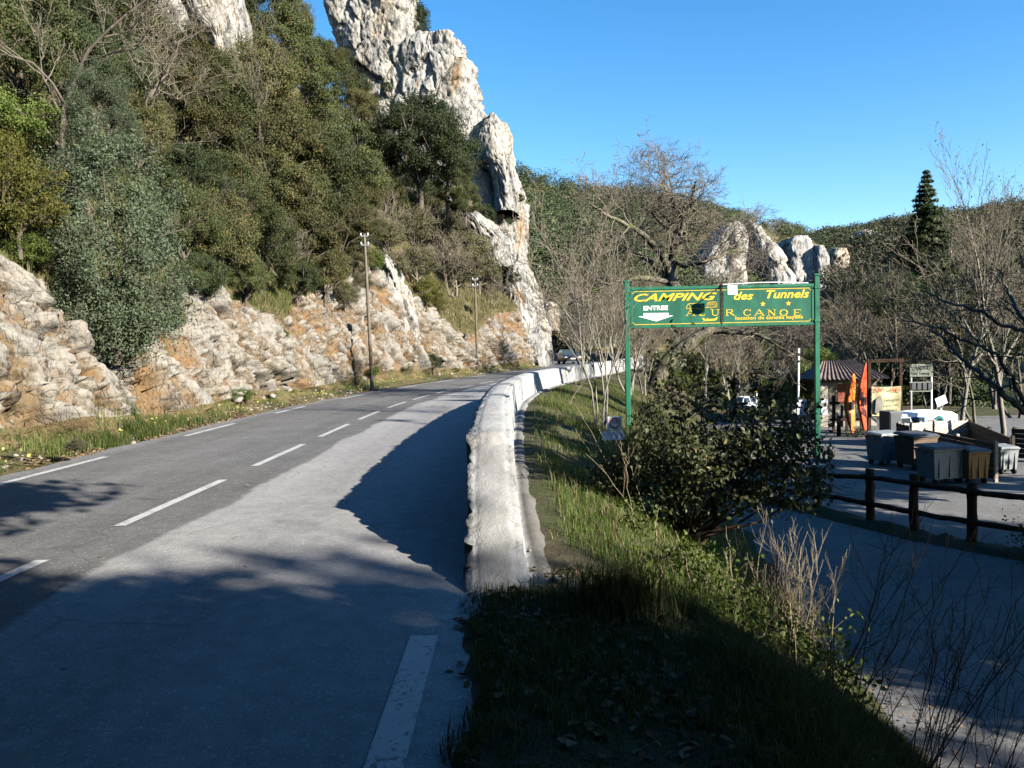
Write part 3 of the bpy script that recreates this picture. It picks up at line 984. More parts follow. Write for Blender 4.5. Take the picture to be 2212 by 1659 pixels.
# ------------------------------------------------------------------ plants: generators
def tubes(polys, sides=5):
    """polys: list of (points n x 3, radii n) -> verts, quads"""
    Vs, Fs, o = [], [], 0
    for P, r in polys:
        P = np.asarray(P, float); r = np.asarray(r, float)
        n = len(P)
        k = sides if r[0] > .012 else 3
        T = np.empty_like(P)
        T[1:-1] = P[2:] - P[:-2]; T[0] = P[1] - P[0]; T[-1] = P[-1] - P[-2]
        T /= np.maximum(np.linalg.norm(T, axis=1, keepdims=True), 1e-9)
        ref = np.array([.0, .0, 1.]) if abs(T[0, 2]) < .9 else np.array([1., 0, 0])
        A = np.cross(T, ref); A /= np.maximum(np.linalg.norm(A, axis=1, keepdims=True), 1e-9)
        B = np.cross(T, A)
        a = np.linspace(0, 2 * np.pi, k, endpoint=False)
        ring = P[:, None] + r[:, None, None] * (A[:, None] * np.cos(a)[None, :, None] + B[:, None] * np.sin(a)[None, :, None])
        Vs.append(ring.reshape(-1, 3)); Fs.append(grid_faces(n, k, True) + o); o += n * k
    return np.concatenate(Vs), np.concatenate(Fs)


def grow(rng, start, dirn, length, rad, levels, nch=(5, 5, 4, 4, 3), spread=.8, ratio=.62, wander=.22, up=.10, seg=6, f0=.25, tips=None, polys=None, minr=.004):
    """recursive branching; returns list of (points, radii), tips collects the end points"""
    polys = [] if polys is None else polys
    stack = [(np.array(start, float), unit(dirn), length, rad, 0)]
    while stack:
        p, d, L, r, lv = stack.pop()
        n = max(3, seg - lv)
        pts, dirs = [p], [d]
        for i in range(n):
            d = unit(d + rng.normal(0, wander, 3) + np.array([0, 0, up]))
            p = p + d * L / n
            pts.append(p); dirs.append(d)
        pts = np.array(pts)
        rr = np.maximum(np.linspace(r, r * (.35 if lv < levels else .5), n + 1), minr)
        polys.append((pts, rr))
        if lv >= levels:
            if tips is not None: tips.append(p)
            continue
        m = nch[min(lv, len(nch) - 1)]
        for c in range(m):
            f = f0 + (1 - f0) * (c + rng.random()) / m if c else 1.
            x = f * n; i = min(int(x), n - 1); q = pts[i] + (pts[i + 1] - pts[i]) * (x - i)
            b = dirs[min(i + 1, n)]
            side = unit(np.cross(b, rng.normal(0, 1, 3)))
            sp = spread * (.55 + .7 * rng.random()) * (.45 if c == 0 else 1)
            nd_ = unit(b * math.cos(sp) + side * math.sin(sp))
            stack.append((q, nd_, L * ratio * (.65 + .55 * rng.random()) * (1.0 if c == 0 else (1.12 - .4 * f)), max(rr[i] * (.8 if c == 0 else .58), minr), lv + 1))
    return polys


def leaf_quads(rng, C, size, out=None, asp=.5, bias=.6, up=.25, fold=False):
    """one little rhombic leaf per centre"""
    n = len(C)
    N = rng.normal(0, 1, (n, 3))
    if out is not None: N = N + out * bias * 2
    N[:, 2] += up
    N = unit(N)
    T = unit(np.cross(N, rng.normal(0, 1, (n, 3))))
    B = np.cross(N, T)
    L = (size * (.65 + .7 * rng.random(n)))[:, None] / 2
    wv = L * asp * (.8 + .4 * rng.random(n))[:, None]
    if not fold:
        V = np.stack([C - T * L, C + B * wv - T * L * .1, C + T * L, C - B * wv - T * L * .1], 1).reshape(-1, 3)
        return V, np.arange(4 * n).reshape(n, 4)
    dn = N * (wv * .45)
    V = np.stack([C - T * L, C + B * wv + dn - T * L * .3, C + B * wv * .8 + dn + T * L * .35, C + T * L, C - B * wv * .8 + dn + T * L * .35, C - B * wv + dn - T * L * .3], 1).reshape(-1, 3)
    i = np.arange(n)[:, None] * 6
    return V, np.concatenate([i + np.array([0, 1, 2, 3]), i + np.array([0, 3, 4, 5])])


def crown_pts(rng, R, nclump, nleaf, core=.35, csize=.30, flat=1., low=-.75, seed=0):
    """leaf centres in lumpy clumps through an ellipsoid of radii R, centred at the origin"""
    D = unit(rng.normal(0, 1, (nclump * 3, 3)))
    D = D[D[:, 2] > low][:nclump]
    lump = 1 + .30 * fbm(D * 2.2 + seed, 3, 60 + seed)
    rad = (core + (1 - core) * rng.random(len(D)) ** .45) * lump
    cc = D * rad[:, None]
    k = rng.integers(0, len(D), nleaf)
    s = csize * (.6 + .8 * rng.random(len(D)))
    loc = rng.normal(0, 1, (nleaf, 3)) * .5
    P = cc[k] + loc * s[k][:, None] * np.array([1, 1, .75])
    out = unit(P * .6 + loc * .8)
    return P * np.array(R), out


def plant_proto(name, label, cat, parts, group=None):
    """parts: list of (child name, mesh)"""
    r = thing(name, label, cat, (0, 0, -500), 0, group)
    KIDS[r.name] = [mobj(n, me, r) for n, me in parts]
    return r


USED = set()


def put(proto, loc, rz=0., scale=1., label=None, group=None):
    if proto.name not in USED:
        USED.add(proto.name)
        proto.location = [float(v) for v in loc]; proto.rotation_euler = (0, 0, rz)
        proto.scale = scale if hasattr(scale, '__len__') else (scale,) * 3
        if label: proto["label"] = label
        if group: proto["group"] = group
        return proto
    return copy_tree(proto, loc, rz, scale, label, group)


def leafy(name, label, cat, seed, R, nclump, nleaf, lsize, lmat, bark='bark', core=.3, csize=.30, trunk_h=1.2, limbs=6, low=-.7, asp=.5, fold=False, twigs=0, crown='crown', gap=0., skirt=0):
    rng = np.random.default_rng(seed)
    C, out = crown_pts(rng, R, nclump, nleaf, core, csize, low=low, seed=seed)
    if gap:
        keep = fbm(C * (1.1 / max(R[0], .5)) * 2 + seed, 3, seed) > -gap
        C, out = C[keep], out[keep]
    C = C + np.array([0, 0, trunk_h + R[2] * .75])
    if skirt:
        K = rng.normal(0, 1, (skirt, 3)) * np.array([R[0] * .40, R[1] * .40, .42]) + np.array([0, 0, .45])
        C = np.concatenate([C, K]); out = np.concatenate([out, unit(K * [1, 1, .3])])
    V, Fq = leaf_quads(rng, C, lsize, out, asp, fold=fold)
    polys = []
    cz = trunk_h + R[2] * .75
    polys.append((np.array([[0, 0, -.5], [.05, 0, trunk_h * .5], [-.05, .05, trunk_h], [0, 0, cz]]), np.array([.055, .05, .042, .02]) * R[0] * 1.0))
    for i in range(limbs):
        a = rng.random() * 6.28; z0 = trunk_h * (.5 + .5 * rng.random())
        e = np.array([math.cos(a) * R[0] * .75, math.sin(a) * R[1] * .75, cz + R[2] * (rng.random() * .9 - .35)])
        s = np.array([0, 0, z0])
        mid = (s + e) / 2 + rng.normal(0, .12, 3) * R[0] + np.array([0, 0, .1 * R[2]])
        polys.append((np.array([s, s * .6 + mid * .4, mid, mid * .5 + e * .5, e]), np.array([.034, .028, .02, .014, .006]) * R[0]))
        grow(rng, mid, unit(e - mid), np.linalg.norm(e - mid) * .9, .014 * R[0], 2, nch=(4, 4), spread=.8, polys=polys)
    if twigs:
        for i in range(twigs):
            d = unit(rng.normal(0, 1, 3) + np.array([0, 0, .4]))
            s = d * np.array(R) * .55 + np.array([0, 0, cz])
            grow(rng, s, d, R[0] * .55, .010 * R[0], 2, nch=(5, 4), spread=.7, polys=polys)
    TV, TF = tubes(polys, 6)
    parts = [('trunk', raw_mesh('trunk', TV, [TF], M[bark], True)), (crown, raw_mesh(crown, V, [Fq], M[lmat]))]
    return plant_proto(name, label, cat, parts)


def bare(name, label, cat, seed, h, r, levels=4, nch=(7, 6, 5, 4), spread=.75, ratio=.6, wander=.16, up=.06, stems=1, bark='bark_pale', twig='twig', lean=.15, f0=.3, minr=.006, leaves=0, lmat='green', lsize=.05, trunkf=.55):
    rng = np.random.default_rng(seed)
    tips = []
    polys = []
    for i in range(stems):
        d = unit(np.array([rng.normal(0, lean * (1 + .8 * (stems > 1))), rng.normal(0, lean * (1 + .8 * (stems > 1))), 1]))
        grow(rng, (rng.normal(0, .1 * (stems > 1)), rng.normal(0, .1 * (stems > 1)), -.3), d, h * trunkf * (.8 + .3 * rng.random()), r, levels, nch, spread, ratio, wander, up, f0=f0, tips=tips, polys=polys, minr=minr)
    thick = [p for p in polys if p[1][0] > r * .22]
    thin = [p for p in polys if p[1][0] <= r * .22]
    A, FA = tubes(thick, 7)
    parts = [('trunk', raw_mesh('trunk', A, [FA], M[bark], True))]
    if thin:
        B, FB = tubes(thin, 4)
        parts.append(('crown', raw_mesh('crown', B, [FB], M[twig], True)))
    if leaves:
        t = np.array(tips)
        C = t[rng.integers(0, len(t), leaves)] + rng.normal(0, .10 * h / 8, (leaves, 3))
        V, Fq = leaf_quads(rng, C, lsize, asp=.5)
        parts.append(('foliage', raw_mesh('foliage', V, [Fq], M[lmat])))
    return plant_proto(name, label, cat, parts)


# ------------------------------------------------------------------ far hills and their woods
def far_hill(name, ridge, near, far, zlow, mat, amp, seed, step=7, rows=70, power=.9):
    rx = np.array(ridge, float)
    xs = np.arange(rx[0, 0], rx[-1, 0] + 1, step)
    ys = np.interp(xs, rx[:, 0], rx[:, 1]) + 13
    ts = np.concatenate([np.linspace(0, 1, rows), [1.06, 1.15, 1.3]])
    V = []
    for x, y in zip(xs, ys):
        fy = float(interp(x, far)); ny = float(interp(x, near))
        top = at(x, y, fy)
        d = ray(x, y)
        for t in ts:
            Y = ny + (fy - ny) * t
            z = zlow + (top[2] - zlow) * (min(t, 1) ** power) - (max(t - 1, 0) * 260)
            V.append((d[0] / d[1] * Y, Y, z))
    V = np.array(V)
    tt_ = np.tile(ts, len(xs))
    V[:, 2] += amp * fbm(V * .012, 5, seed) * sstep(0, .15, tt_) * sstep(1.02, .9, tt_)
    V[:, 0] += amp * .7 * fbm(V * .014 + 9, 4, seed + 2) * sstep(0, .15, tt_)
    cov = .75 + .5 * fbm(V * .03, 4, seed + 4)
    me = raw_mesh(name, V, [grid_faces(len(xs), len(ts))], mat, True, attr={'cover': cov})
    mobj(name, me, kind='structure')
    return V.reshape(len(xs), len(ts), 3)


RA = [(1000, 340), (1060, 352), (1110, 370), (1180, 386), (1250, 396), (1290, 402), (1400, 416), (1500, 442), (1580, 458), (1650, 480), (1700, 492), (1745, 503), (1800, 522), (1880, 548)]
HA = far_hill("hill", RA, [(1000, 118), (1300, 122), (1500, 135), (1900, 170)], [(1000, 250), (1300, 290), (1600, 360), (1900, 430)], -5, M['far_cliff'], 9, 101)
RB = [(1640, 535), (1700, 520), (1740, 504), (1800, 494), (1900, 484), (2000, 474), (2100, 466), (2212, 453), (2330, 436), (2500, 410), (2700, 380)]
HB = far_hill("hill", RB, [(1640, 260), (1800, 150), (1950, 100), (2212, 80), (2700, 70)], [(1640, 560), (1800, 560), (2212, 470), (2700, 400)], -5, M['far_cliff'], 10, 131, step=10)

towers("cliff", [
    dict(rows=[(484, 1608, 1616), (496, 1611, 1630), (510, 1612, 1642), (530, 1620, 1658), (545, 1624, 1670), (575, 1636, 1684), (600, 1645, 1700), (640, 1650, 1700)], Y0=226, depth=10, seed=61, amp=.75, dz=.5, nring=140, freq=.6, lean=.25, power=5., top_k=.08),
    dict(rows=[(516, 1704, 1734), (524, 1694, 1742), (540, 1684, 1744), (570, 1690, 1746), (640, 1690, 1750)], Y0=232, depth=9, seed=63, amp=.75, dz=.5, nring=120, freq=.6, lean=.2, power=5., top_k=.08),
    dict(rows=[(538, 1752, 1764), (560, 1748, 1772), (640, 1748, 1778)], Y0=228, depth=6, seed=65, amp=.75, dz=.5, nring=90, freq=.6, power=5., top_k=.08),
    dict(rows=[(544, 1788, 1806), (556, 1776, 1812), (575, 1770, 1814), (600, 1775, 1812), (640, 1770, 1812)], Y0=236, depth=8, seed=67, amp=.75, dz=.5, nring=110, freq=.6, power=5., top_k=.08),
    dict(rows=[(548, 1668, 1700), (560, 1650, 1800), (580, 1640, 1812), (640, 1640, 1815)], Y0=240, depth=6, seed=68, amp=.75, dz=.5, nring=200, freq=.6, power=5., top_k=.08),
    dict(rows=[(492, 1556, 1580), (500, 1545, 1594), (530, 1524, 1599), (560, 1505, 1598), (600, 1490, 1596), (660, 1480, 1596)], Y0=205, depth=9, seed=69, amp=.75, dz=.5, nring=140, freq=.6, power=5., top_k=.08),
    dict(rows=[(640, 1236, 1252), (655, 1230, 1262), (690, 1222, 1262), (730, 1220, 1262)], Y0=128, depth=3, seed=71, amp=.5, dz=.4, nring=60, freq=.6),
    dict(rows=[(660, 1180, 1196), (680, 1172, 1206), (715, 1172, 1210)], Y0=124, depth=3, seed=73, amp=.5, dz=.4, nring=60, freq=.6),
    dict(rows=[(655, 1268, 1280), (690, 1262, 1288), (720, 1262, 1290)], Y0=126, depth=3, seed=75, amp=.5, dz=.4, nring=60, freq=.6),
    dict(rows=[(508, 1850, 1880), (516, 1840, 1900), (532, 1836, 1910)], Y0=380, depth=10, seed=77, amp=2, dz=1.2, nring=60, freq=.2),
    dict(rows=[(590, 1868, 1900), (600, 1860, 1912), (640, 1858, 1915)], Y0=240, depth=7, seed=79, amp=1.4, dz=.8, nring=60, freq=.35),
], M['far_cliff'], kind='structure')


def wood(name, H, n, seed, size, leaf, per, mat, keep, tmin=.02, tmax=1.0, label=None):
    """a wood that reads as one mass: lumpy crowns standing all over a far slope"""
    rng = np.random.default_rng(seed)
    nx, nt = H.shape[:2]
    fx = rng.random(n * 4) * (nx - 1.001); ft = (tmin + (tmax - tmin) * rng.random(n * 4) ** .85) * (nt - 4.001)
    ix, it = fx.astype(int), ft.astype(int)
    a, b = (fx - ix)[:, None], (ft - it)[:, None]
    P = H[ix, it] * (1 - a) * (1 - b) + H[ix + 1, it] * a * (1 - b) + H[ix, it + 1] * (1 - a) * b + H[ix + 1, it + 1] * a * b
    P = P[keep(P, rng)][:n]
    n = len(P)
    rad = size * (.55 + .9 * rng.random(n) ** 1.5)
    D = unit(rng.normal(0, 1, (n, per, 3)))
    D[:, :, 2] = np.abs(D[:, :, 2]) * 1.15 - .15
    lump = 1 + .35 * fbm((D * 1.7 + P[:, None] * .37).reshape(-1, 3), 2, seed).reshape(n, per)
    C = P[:, None] + D * (rad[:, None] * (.72 + .3 * rng.random((n, per))) * lump)[:, :, None] * np.array([1, 1, .95]) + np.array([0, 0, 1.]) * rad[:, None, None] * .55
    V, Fq = leaf_quads(rng, C.reshape(-1, 3), leaf, D.reshape(-1, 3), .75, bias=.5)
    tone = np.repeat(np.clip(rng.random(n) * .75 + .30 * fbm(P * .02, 3, seed + 3) + .12, 0, 1), per * 4)
    mobj(name, raw_mesh(name, V, [Fq], M[mat], attr={'tone': tone}), label=label, kind='stuff')


def photo_xy(P):
    d = P - np.array([0, 0, EYE])
    X, Y, Z = d[:, 0], d[:, 1], d[:, 2]
    fw = Y * math.cos(PITCH) - Z * math.sin(PITCH); up_ = Y * math.sin(PITCH) + Z * math.cos(PITCH)
    u, v = X / fw, up_ / fw
    c, s = math.cos(ROLL), math.sin(ROLL)
    return CX + F * (u * c - v * s), CY - F * (u * s + v * c)


def keepA(P, rng):
    x, y = photo_xy(P)
    k = np.ones(len(P), bool)
    for x0, x1, y0, y1 in ((1606, 1680, 480, 625), (1680, 1816, 515, 625), (1500, 1602, 500, 625), (1215, 1290, 640, 712), (1168, 1212, 655, 712)):
        k &= ~((x > x0) & (x < x1) & (y > y0) & (y < y1) & (rng.random(len(P)) > .12))
    return k


rng_keep = np.random.default_rng(66).random
wood("woodland", HA, 3000, 5, 3.0, .44, 210, 'far_leaf', lambda P, r: keepA(P, r) & (photo_xy(P)[1] < 690 + 60 * fbm(P * .03, 3, 3)), label="evergreen wood covering the far hillside behind the cliffs")
wood("scrub_thicket", HA, 700, 6, 1.9, .36, 160, 'far_brown', lambda P, r: keepA(P, r) & (photo_xy(P)[1] > 560) & (P[:, 1] < 190) & (rng_keep(len(P)) > .35), tmax=.4, label="olive brown scrub at the foot of the far hill")
wood("woodland", HB, 1700, 8, 4.2, .85, 110, 'far_brown', lambda P, r: P[:, 0] > 0, label="grey brown bare wood on the shaded hillside across the valley")
wood("woodland", HB, 600, 9, 3.8, .85, 110, 'far_leaf', lambda P, r: (photo_xy(P)[1] < 560), tmin=.5, label="dark evergreens along the crest of the hillside across the valley")
# ------------------------------------------------------------------ trees and shrubs of the wooded slope
OAKG = 'evergreen oaks covering the steep slope'
P_ = {}
P_['oak'] = leafy('oak_tree', 'olive green evergreen oak among many on the steep slope above the road', 'tree', 1, (2.2, 2.2, 2.1), 70, 40000, .105, 'oak', csize=.21, core=.55, twigs=6, low=-.6)
P_['oakb'] = leafy('oak_tree', 'olive green evergreen oak among many on the steep slope above the road', 'tree', 2, (2.4, 2.0, 2.5), 85, 40000, .105, 'oak', csize=.19, core=.55, twigs=5, low=-.6)
P_['oak2'] = leafy('oak_tree', 'browner olive oak with dry leaves among many on the steep slope', 'tree', 3, (2.2, 2.3, 2.1), 70, 38000, .105, 'oak2', csize=.21, core=.52, twigs=14, low=-.6)
P_['dark'] = leafy('dark_evergreen_tree', 'dark dense evergreen tree on the wooded slope', 'tree', 4, (2.3, 2.2, 2.2), 65, 36000, .10, 'dark', csize=.22, core=.55, twigs=3, low=-.6)
P_['grey'] = leafy('juniper_shrub', 'tall grey green shrub hanging over the rock cut above the roadside grass', 'shrub', 5, (1.6, 1.6, 2.5), 170, 64000, .066, 'grey', csize=.17, core=.42, asp=.42, trunk_h=.3, low=-.9, twigs=8, skirt=11000)
P_['yellow'] = leafy('yellow_shrub', 'yellow green shrub at the top of the rock cut', 'shrub', 6, (1.5, 1.5, 1.3), 80, 17000, .085, 'yellow', csize=.25, trunk_h=.3, low=-.8, twigs=5)
P_['green'] = leafy('green_shrub', 'fresh green shrub on the slope', 'shrub', 7, (1.2, 1.2, 1.0), 60, 11000, .085, 'green', csize=.28, trunk_h=.2, low=-.8)
P_['scrub'] = leafy('scrub_bush', 'grey green scrub bush on the stony slope below the rock tower', 'shrub', 8, (1.7, 1.7, 1.3), 80, 13000, .11, 'scrub', csize=.26, trunk_h=.2, low=-.5, twigs=26, bark='twig')
P_['baresh'] = bare('bare_shrub', 'leafless pale shrub on the stony slope', 'shrub', 9, 3.2, .035, 3, nch=(7, 6, 5), stems=5, lean=.35, bark='twig', minr=.009, trunkf=.6)
P_['bare'] = bare('bare_tree', 'leafless pale barked tree on the wooded slope', 'tree', 10, 7.5, .075, 4, nch=(7, 6, 5, 4), lean=.10, minr=.005, bark='bark', wander=.24)

SLOPE = """oak 40 60 95|dark 130 40 90|oakb 235 50 85|oak2 320 105 75|oak2 395 165 75|dark 565 40 60|oak 600 110 75|oak2 632 52 40|dark 655 130 55|oak2 700 135 45
oak2 560 175 75|oakb 470 205 75|oak 640 215 75|oakb 722 215 60|oak2 770 235 42|oak 790 315 50|oak 700 300 80|oak2 600 315 85|oakb 500 300 85|oak2 415 270 80|oak2 330 215 75
dark 250 175 75|dark 150 150 85|oak 60 170 85|green 30 270 70|oak2 120 300 60|oak2 300 300 60|oak 775 385 60|oakb 690 410 85|oak2 590 440 85|oak 500 420 85|dark 410 390 75|oak 395 490 70
oak2 470 530 75|oakb 560 545 75|oak2 650 525 75|oak2 735 490 62|oak2 782 440 40|dark 425 600 55|dark 640 600 45|oak2 700 590 52|oak2 765 560 34|oak 530 600 45
yellow 40 440 85|yellow 15 345 60|yellow 95 500 45|green 60 540 40|green 205 690 45|green 175 620 40
dark 905 315 92|dark 855 300 50|dark 965 365 62|dark 900 400 62|oak 985 410 36|green 862 445 34|oak2 930 455 42|oak 1005 440 30|oak2 830 420 40
grey2 838 512 42|scrub 895 500 48|scrub 955 495 50|scrub 1000 535 46|scrub 1052 556 40|scrub 1085 592 26|scrub 900 572 46|scrub 850 575 28|yellow 922 628 32|yellow 945 655 20|scrub 985 590 44|scrub 1035 590 40
green 805 560 22|oak 815 500 26|dark 1112 604 12|baresh 975 570 60|baresh 1065 620 36|baresh 830 470 50|baresh 610 545 60|baresh 905 470 50|baresh 1000 480 40|scrub 745 640 28|scrub 780 610 26"""
LAB = {
    'yellow': 'yellow green shrub among the evergreens on the slope', 'green': 'fresh green shrub among the evergreens on the slope',
    'dark': 'dark dense evergreen tree on the wooded slope', 'scrub': 'grey green scrub bush on the stony slope below the rock tower',
    'baresh': 'leafless pale shrub on the stony slope', 'grey2': 'silvery scrub bush above the taller wooden pole'}
GRP = {'oak': OAKG, 'oakb': OAKG, 'oak2': 'browner oaks on the steep slope', 'dark': 'dark evergreens on the slope', 'yellow': 'yellow green shrubs on the slope', 'green': 'green shrubs on the slope', 'scrub': 'scrub bushes below the rock tower', 'baresh': 'leafless shrubs on the slope'}
SIZE = {'oak': 2.2, 'oakb': 2.3, 'oak2': 2.2, 'dark': 2.25, 'grey': 1.6, 'yellow': 1.5, 'green': 1.2, 'scrub': 1.7, 'baresh': 1.6, 'bare': 3.}
MIDH = {'oak': 2.7, 'oakb': 3., 'oak2': 2.7, 'dark': 2.8, 'grey': 2.2, 'yellow': 1.3, 'green': .95, 'scrub': 1.2, 'baresh': 1.4, 'bare': 3.5}
rt = np.random.default_rng(77)
for e in SLOPE.replace("\n", "|").split("|"):
    k, x, y, r = e.split()
    x, y, r = float(x), float(y), float(r)
    key = 'scrub' if k == 'grey2' else k
    hit = hill_hit(x, y + r * .9)
    if hit is None:
        hit = at(x, y, 62)
    Y = hit[1] - .4
    sc = r * Y / F / SIZE[key] * 1.12
    c = at(x, y, Y - .3 * sc)
    b = c - np.array([0, 0, MIDH[key] * sc])
    lab = LAB.get(k)
    g = GRP.get(k)
    if k == 'grey2': g = None
    put(P_[key], b, rt.random() * 6.28, (sc, sc, sc * (.9 + .25 * rt.random())), lab, g)

g_ = at(240, 478, 19.6)
put(P_['grey'], (g_[0], g_[1], g_[2] - 2.9), .4, (1.06, 1.06, 1.10))
c_g = P_['grey']
q = at(215, 250, 21)
put(P_['grey'], (q[0], q[1], q[2] - 1.3), 2., .55, 'small grey green shrub above the tall one, under the bare pale branches')
for i, (k, Y, d, sc) in enumerate((('oak', 11.5, 6.5, 1.0), ('oakb', 8.5, 5.5, 1.05), ('oak2', 5.5, 6.5, 1.0), ('oak', 2, 5.5, 1.1), ('dark', 10, 9, 1.), ('oakb', 6, 10, 1.1), ('oak2', 12, 11, 1.1), ('oak', 0, 9.5, 1.1), ('oakb', -4, 6, 1.1), ('oak2', 9, 14, 1.2), ('oak', 4, 14, 1.2))):
    x = -7.7 - d
    put(P_[k], (x, Y, hill_z(x, Y) - .4), i * 1.1, sc, LAB.get(k), GRP.get(k))
# leafless trees at the upper corner of the slope
for x, y, Y, sc, rz, lab in ((225, 400, 15.0, .55, .3, 'leafless pale tree with slanting crooked trunk in front of the dark slope'), (178, 330, 16.5, .66, 2.4, 'leafless pale tree with straight upright trunk beside the crooked bare tree'), (330, 330, 19, .6, 4.1, 'leafless twiggy tree among the oaks below the white crag'), (560, 330, 24, .5, 1.1, 'small leafless tree with pale twigs in the middle of the oaks')):
    b = hill_hit(x, y)
    b = at(x, y, Y) if b is None else b
    b = b + np.array([.9, -2.6, -1.6])
    sc = sc * 1.45 * b[1] / Y
    o = put(P_['bare'], b, rz, sc, lab)
    if x == 225: o.rotation_euler = (0, -.28, rz * 0)
    if x == 178: o.rotation_euler = (0, .05, rz)
# pine on top of the rock tower and greenery on its ledges
pin = leafy('pine_tree', 'dark pine clinging to the top edge of the rock tower against the sky', 'tree', 12, (1.1, 1.1, 2.6), 50, 7000, .20, 'dark', csize=.3, asp=.3, trunk_h=.6)
b = at(905, 108, 82); put(pin, b, 0, .95)
for i, (x, y, r) in enumerate(((897, 112, 24), (880, 132, 16), (925, 108, 13), (838, 190, 12), (745, 130, 20), (1122, 430, 10), (1090, 480, 16), (1050, 465, 22))):
    Y = (79, 77.5, 78, 76.5, 77, 80, 78, 76)[i]
    c = at(x, y, Y); sc = r * Y / F / 1.2
    put(P_['green' if i < 3 else 'dark'], c - np.array([0, 0, (.95 if i < 3 else 2.8) * (sc if i < 3 else sc * .55)]), i, sc if i < 3 else sc * .55,
        'small shrub rooted in a ledge of the white rock tower', 'shrubs rooted in the rock tower')
# low bushes on the rock cut and at its foot
def face(x, y):
    h = hill_hit(x, y)
    return h if h is not None else gnd(x, y)
for k, x, y, r, lab in (('green', 520, 848, 22, 'small green bush low on the orange rock cut beside the road'), ('green', 607, 722, 14, 'small green bush high on the orange rock cut'), ('dark', 932, 788, 20, 'dark bush at the foot of the rock wall between the two poles'), ('green', 800, 800, 16, 'green tuft at the foot of the taller wooden pole'), ('scrub', 870, 790, 16, 'grey green bush at the foot of the rock wall right of the pole'.replace(' right of', ' past')), ('scrub', 165, 958, 20, 'dull green bush at the foot of the pale boulder rock'), ('green', 372, 688, 24, 'green bush hanging over the gully in the rock cut'), ('dark', 238, 728, 46, 'dark bush under the tall grey green shrub above the gully'), ('green', 300, 728, 24, 'low green bush tucked beneath the tall grey green shrub')):
    h = face(x, y + r * .5); sc = r * h[1] / F / SIZE[k]
    put(P_[k], h + np.array([.15, -.3, -.35 * MIDH[k] * sc]), x, (sc, sc, sc * .9), lab, None)
    
# ------------------------------------------------------------------ the valley: old oak behind the sign
rng = np.random.default_rng(5)
def limb(pts, Y, r0, r1, dY=None):
    n = len(pts)
    dY = dY or [0] * n
    P = np.array([at(x, y, Y + d) for (x, y), d in zip(pts, dY)])
    s = np.linspace(0, n - 1, n * 5)
    P = np.stack([np.interp(s, np.arange(n), P[:, k]) for k in range(3)], 1)
    for _ in range(3):
        P[1:-1] = (P[:-2] + 2 * P[1:-1] + P[2:]) / 4
    P[1:-1] += rng.normal(0, .02, P[1:-1].shape)
    return P, np.linspace(r0, r1, len(P))
YO = 30.
trunk = [limb([(1415, 835), (1432, 790), (1475, 752), (1535, 716), (1525, 672), (1478, 640), (1447, 608), (1452, 560), (1470, 508), (1473, 472), (1458, 440)], YO, .30, .13)]
limbs = [limb([(1458, 440), (1440, 417), (1432, 400), (1442, 378)], YO, .12, .03, [0, .3, .6, .8]),
         limb([(1470, 505), (1484, 446), (1497, 420), (1504, 392)], YO, .12, .03, [0, -.4, -.8, -1]),
         limb([(1450, 600), (1429, 545), (1382, 500), (1345, 482), (1306, 462), (1275, 440)], YO, .15, .03, [0, -.5, -1, -1.2, -1.5, -1.5]),
         limb([(1452, 562), (1478, 574), (1534, 562), (1580, 540), (1612, 545)], YO, .12, .03, [0, -.5, -1, -.8, -.5]),
         limb([(1440, 600), (1400, 560), (1360, 540), (1320, 545), (1280, 560)], YO, .11, .03, [0, .5, 1, 1.5, 2]),
         limb([(1535, 716), (1590, 715), (1640, 722), (1680, 748), (1720, 770)], YO, .13, .02, [0, -.3, -.5, -.8, -1]),
         limb([(1478, 640), (1530, 622), (1580, 610), (1620, 575)], YO, .10, .025, [0, .6, 1.2, 1.5]),
         limb([(1445, 610), (1390, 600), (1330, 610), (1270, 630), (1225, 660)], YO, .11, .025, [0, -.6, -1., -1.2, -1.]),
         limb([(1470, 508), (1440, 490), (1410, 465), (1388, 442)], YO, .09, .025, [0, .8, 1.4, 1.6])]
fine = []
for P, r in limbs + trunk[:1]:
    n = len(P)
    for j in range(17 if P is not trunk[0][0] else 12):
        i = int(n * (.30 + .68 * rng.random())) if P is not trunk[0][0] else int(n * (.62 + .36 * rng.random()))
        i = min(i, n - 2)
        t = unit(P[i + 1] - P[i])
        d = unit(t * .5 + rng.normal(0, .75, 3) + np.array([0, 0, .08]))
        grow(rng, P[i], d, 1.0 + .65 * rng.random(), max(.014, r[i] * .35), 3, nch=(5, 5, 4), spread=.85, ratio=.6, wander=.30, up=.0, polys=fine, minr=.0055)
TV, TF = tubes(trunk + limbs, 8)
FV, FF = tubes(fine, 4)
base = at(1415, 835, YO)
oak = thing('oak_tree', 'big leafless oak with bent mossy trunk rising behind the green sign', 'tree', base)
for nme, v, f, mt in (('trunk', TV, TF, 'bark_ivy'), ('crown', FV, FF, 'twig')):
    mobj(nme, raw_mesh(nme, v - base, [f], M[mt], True), oak)

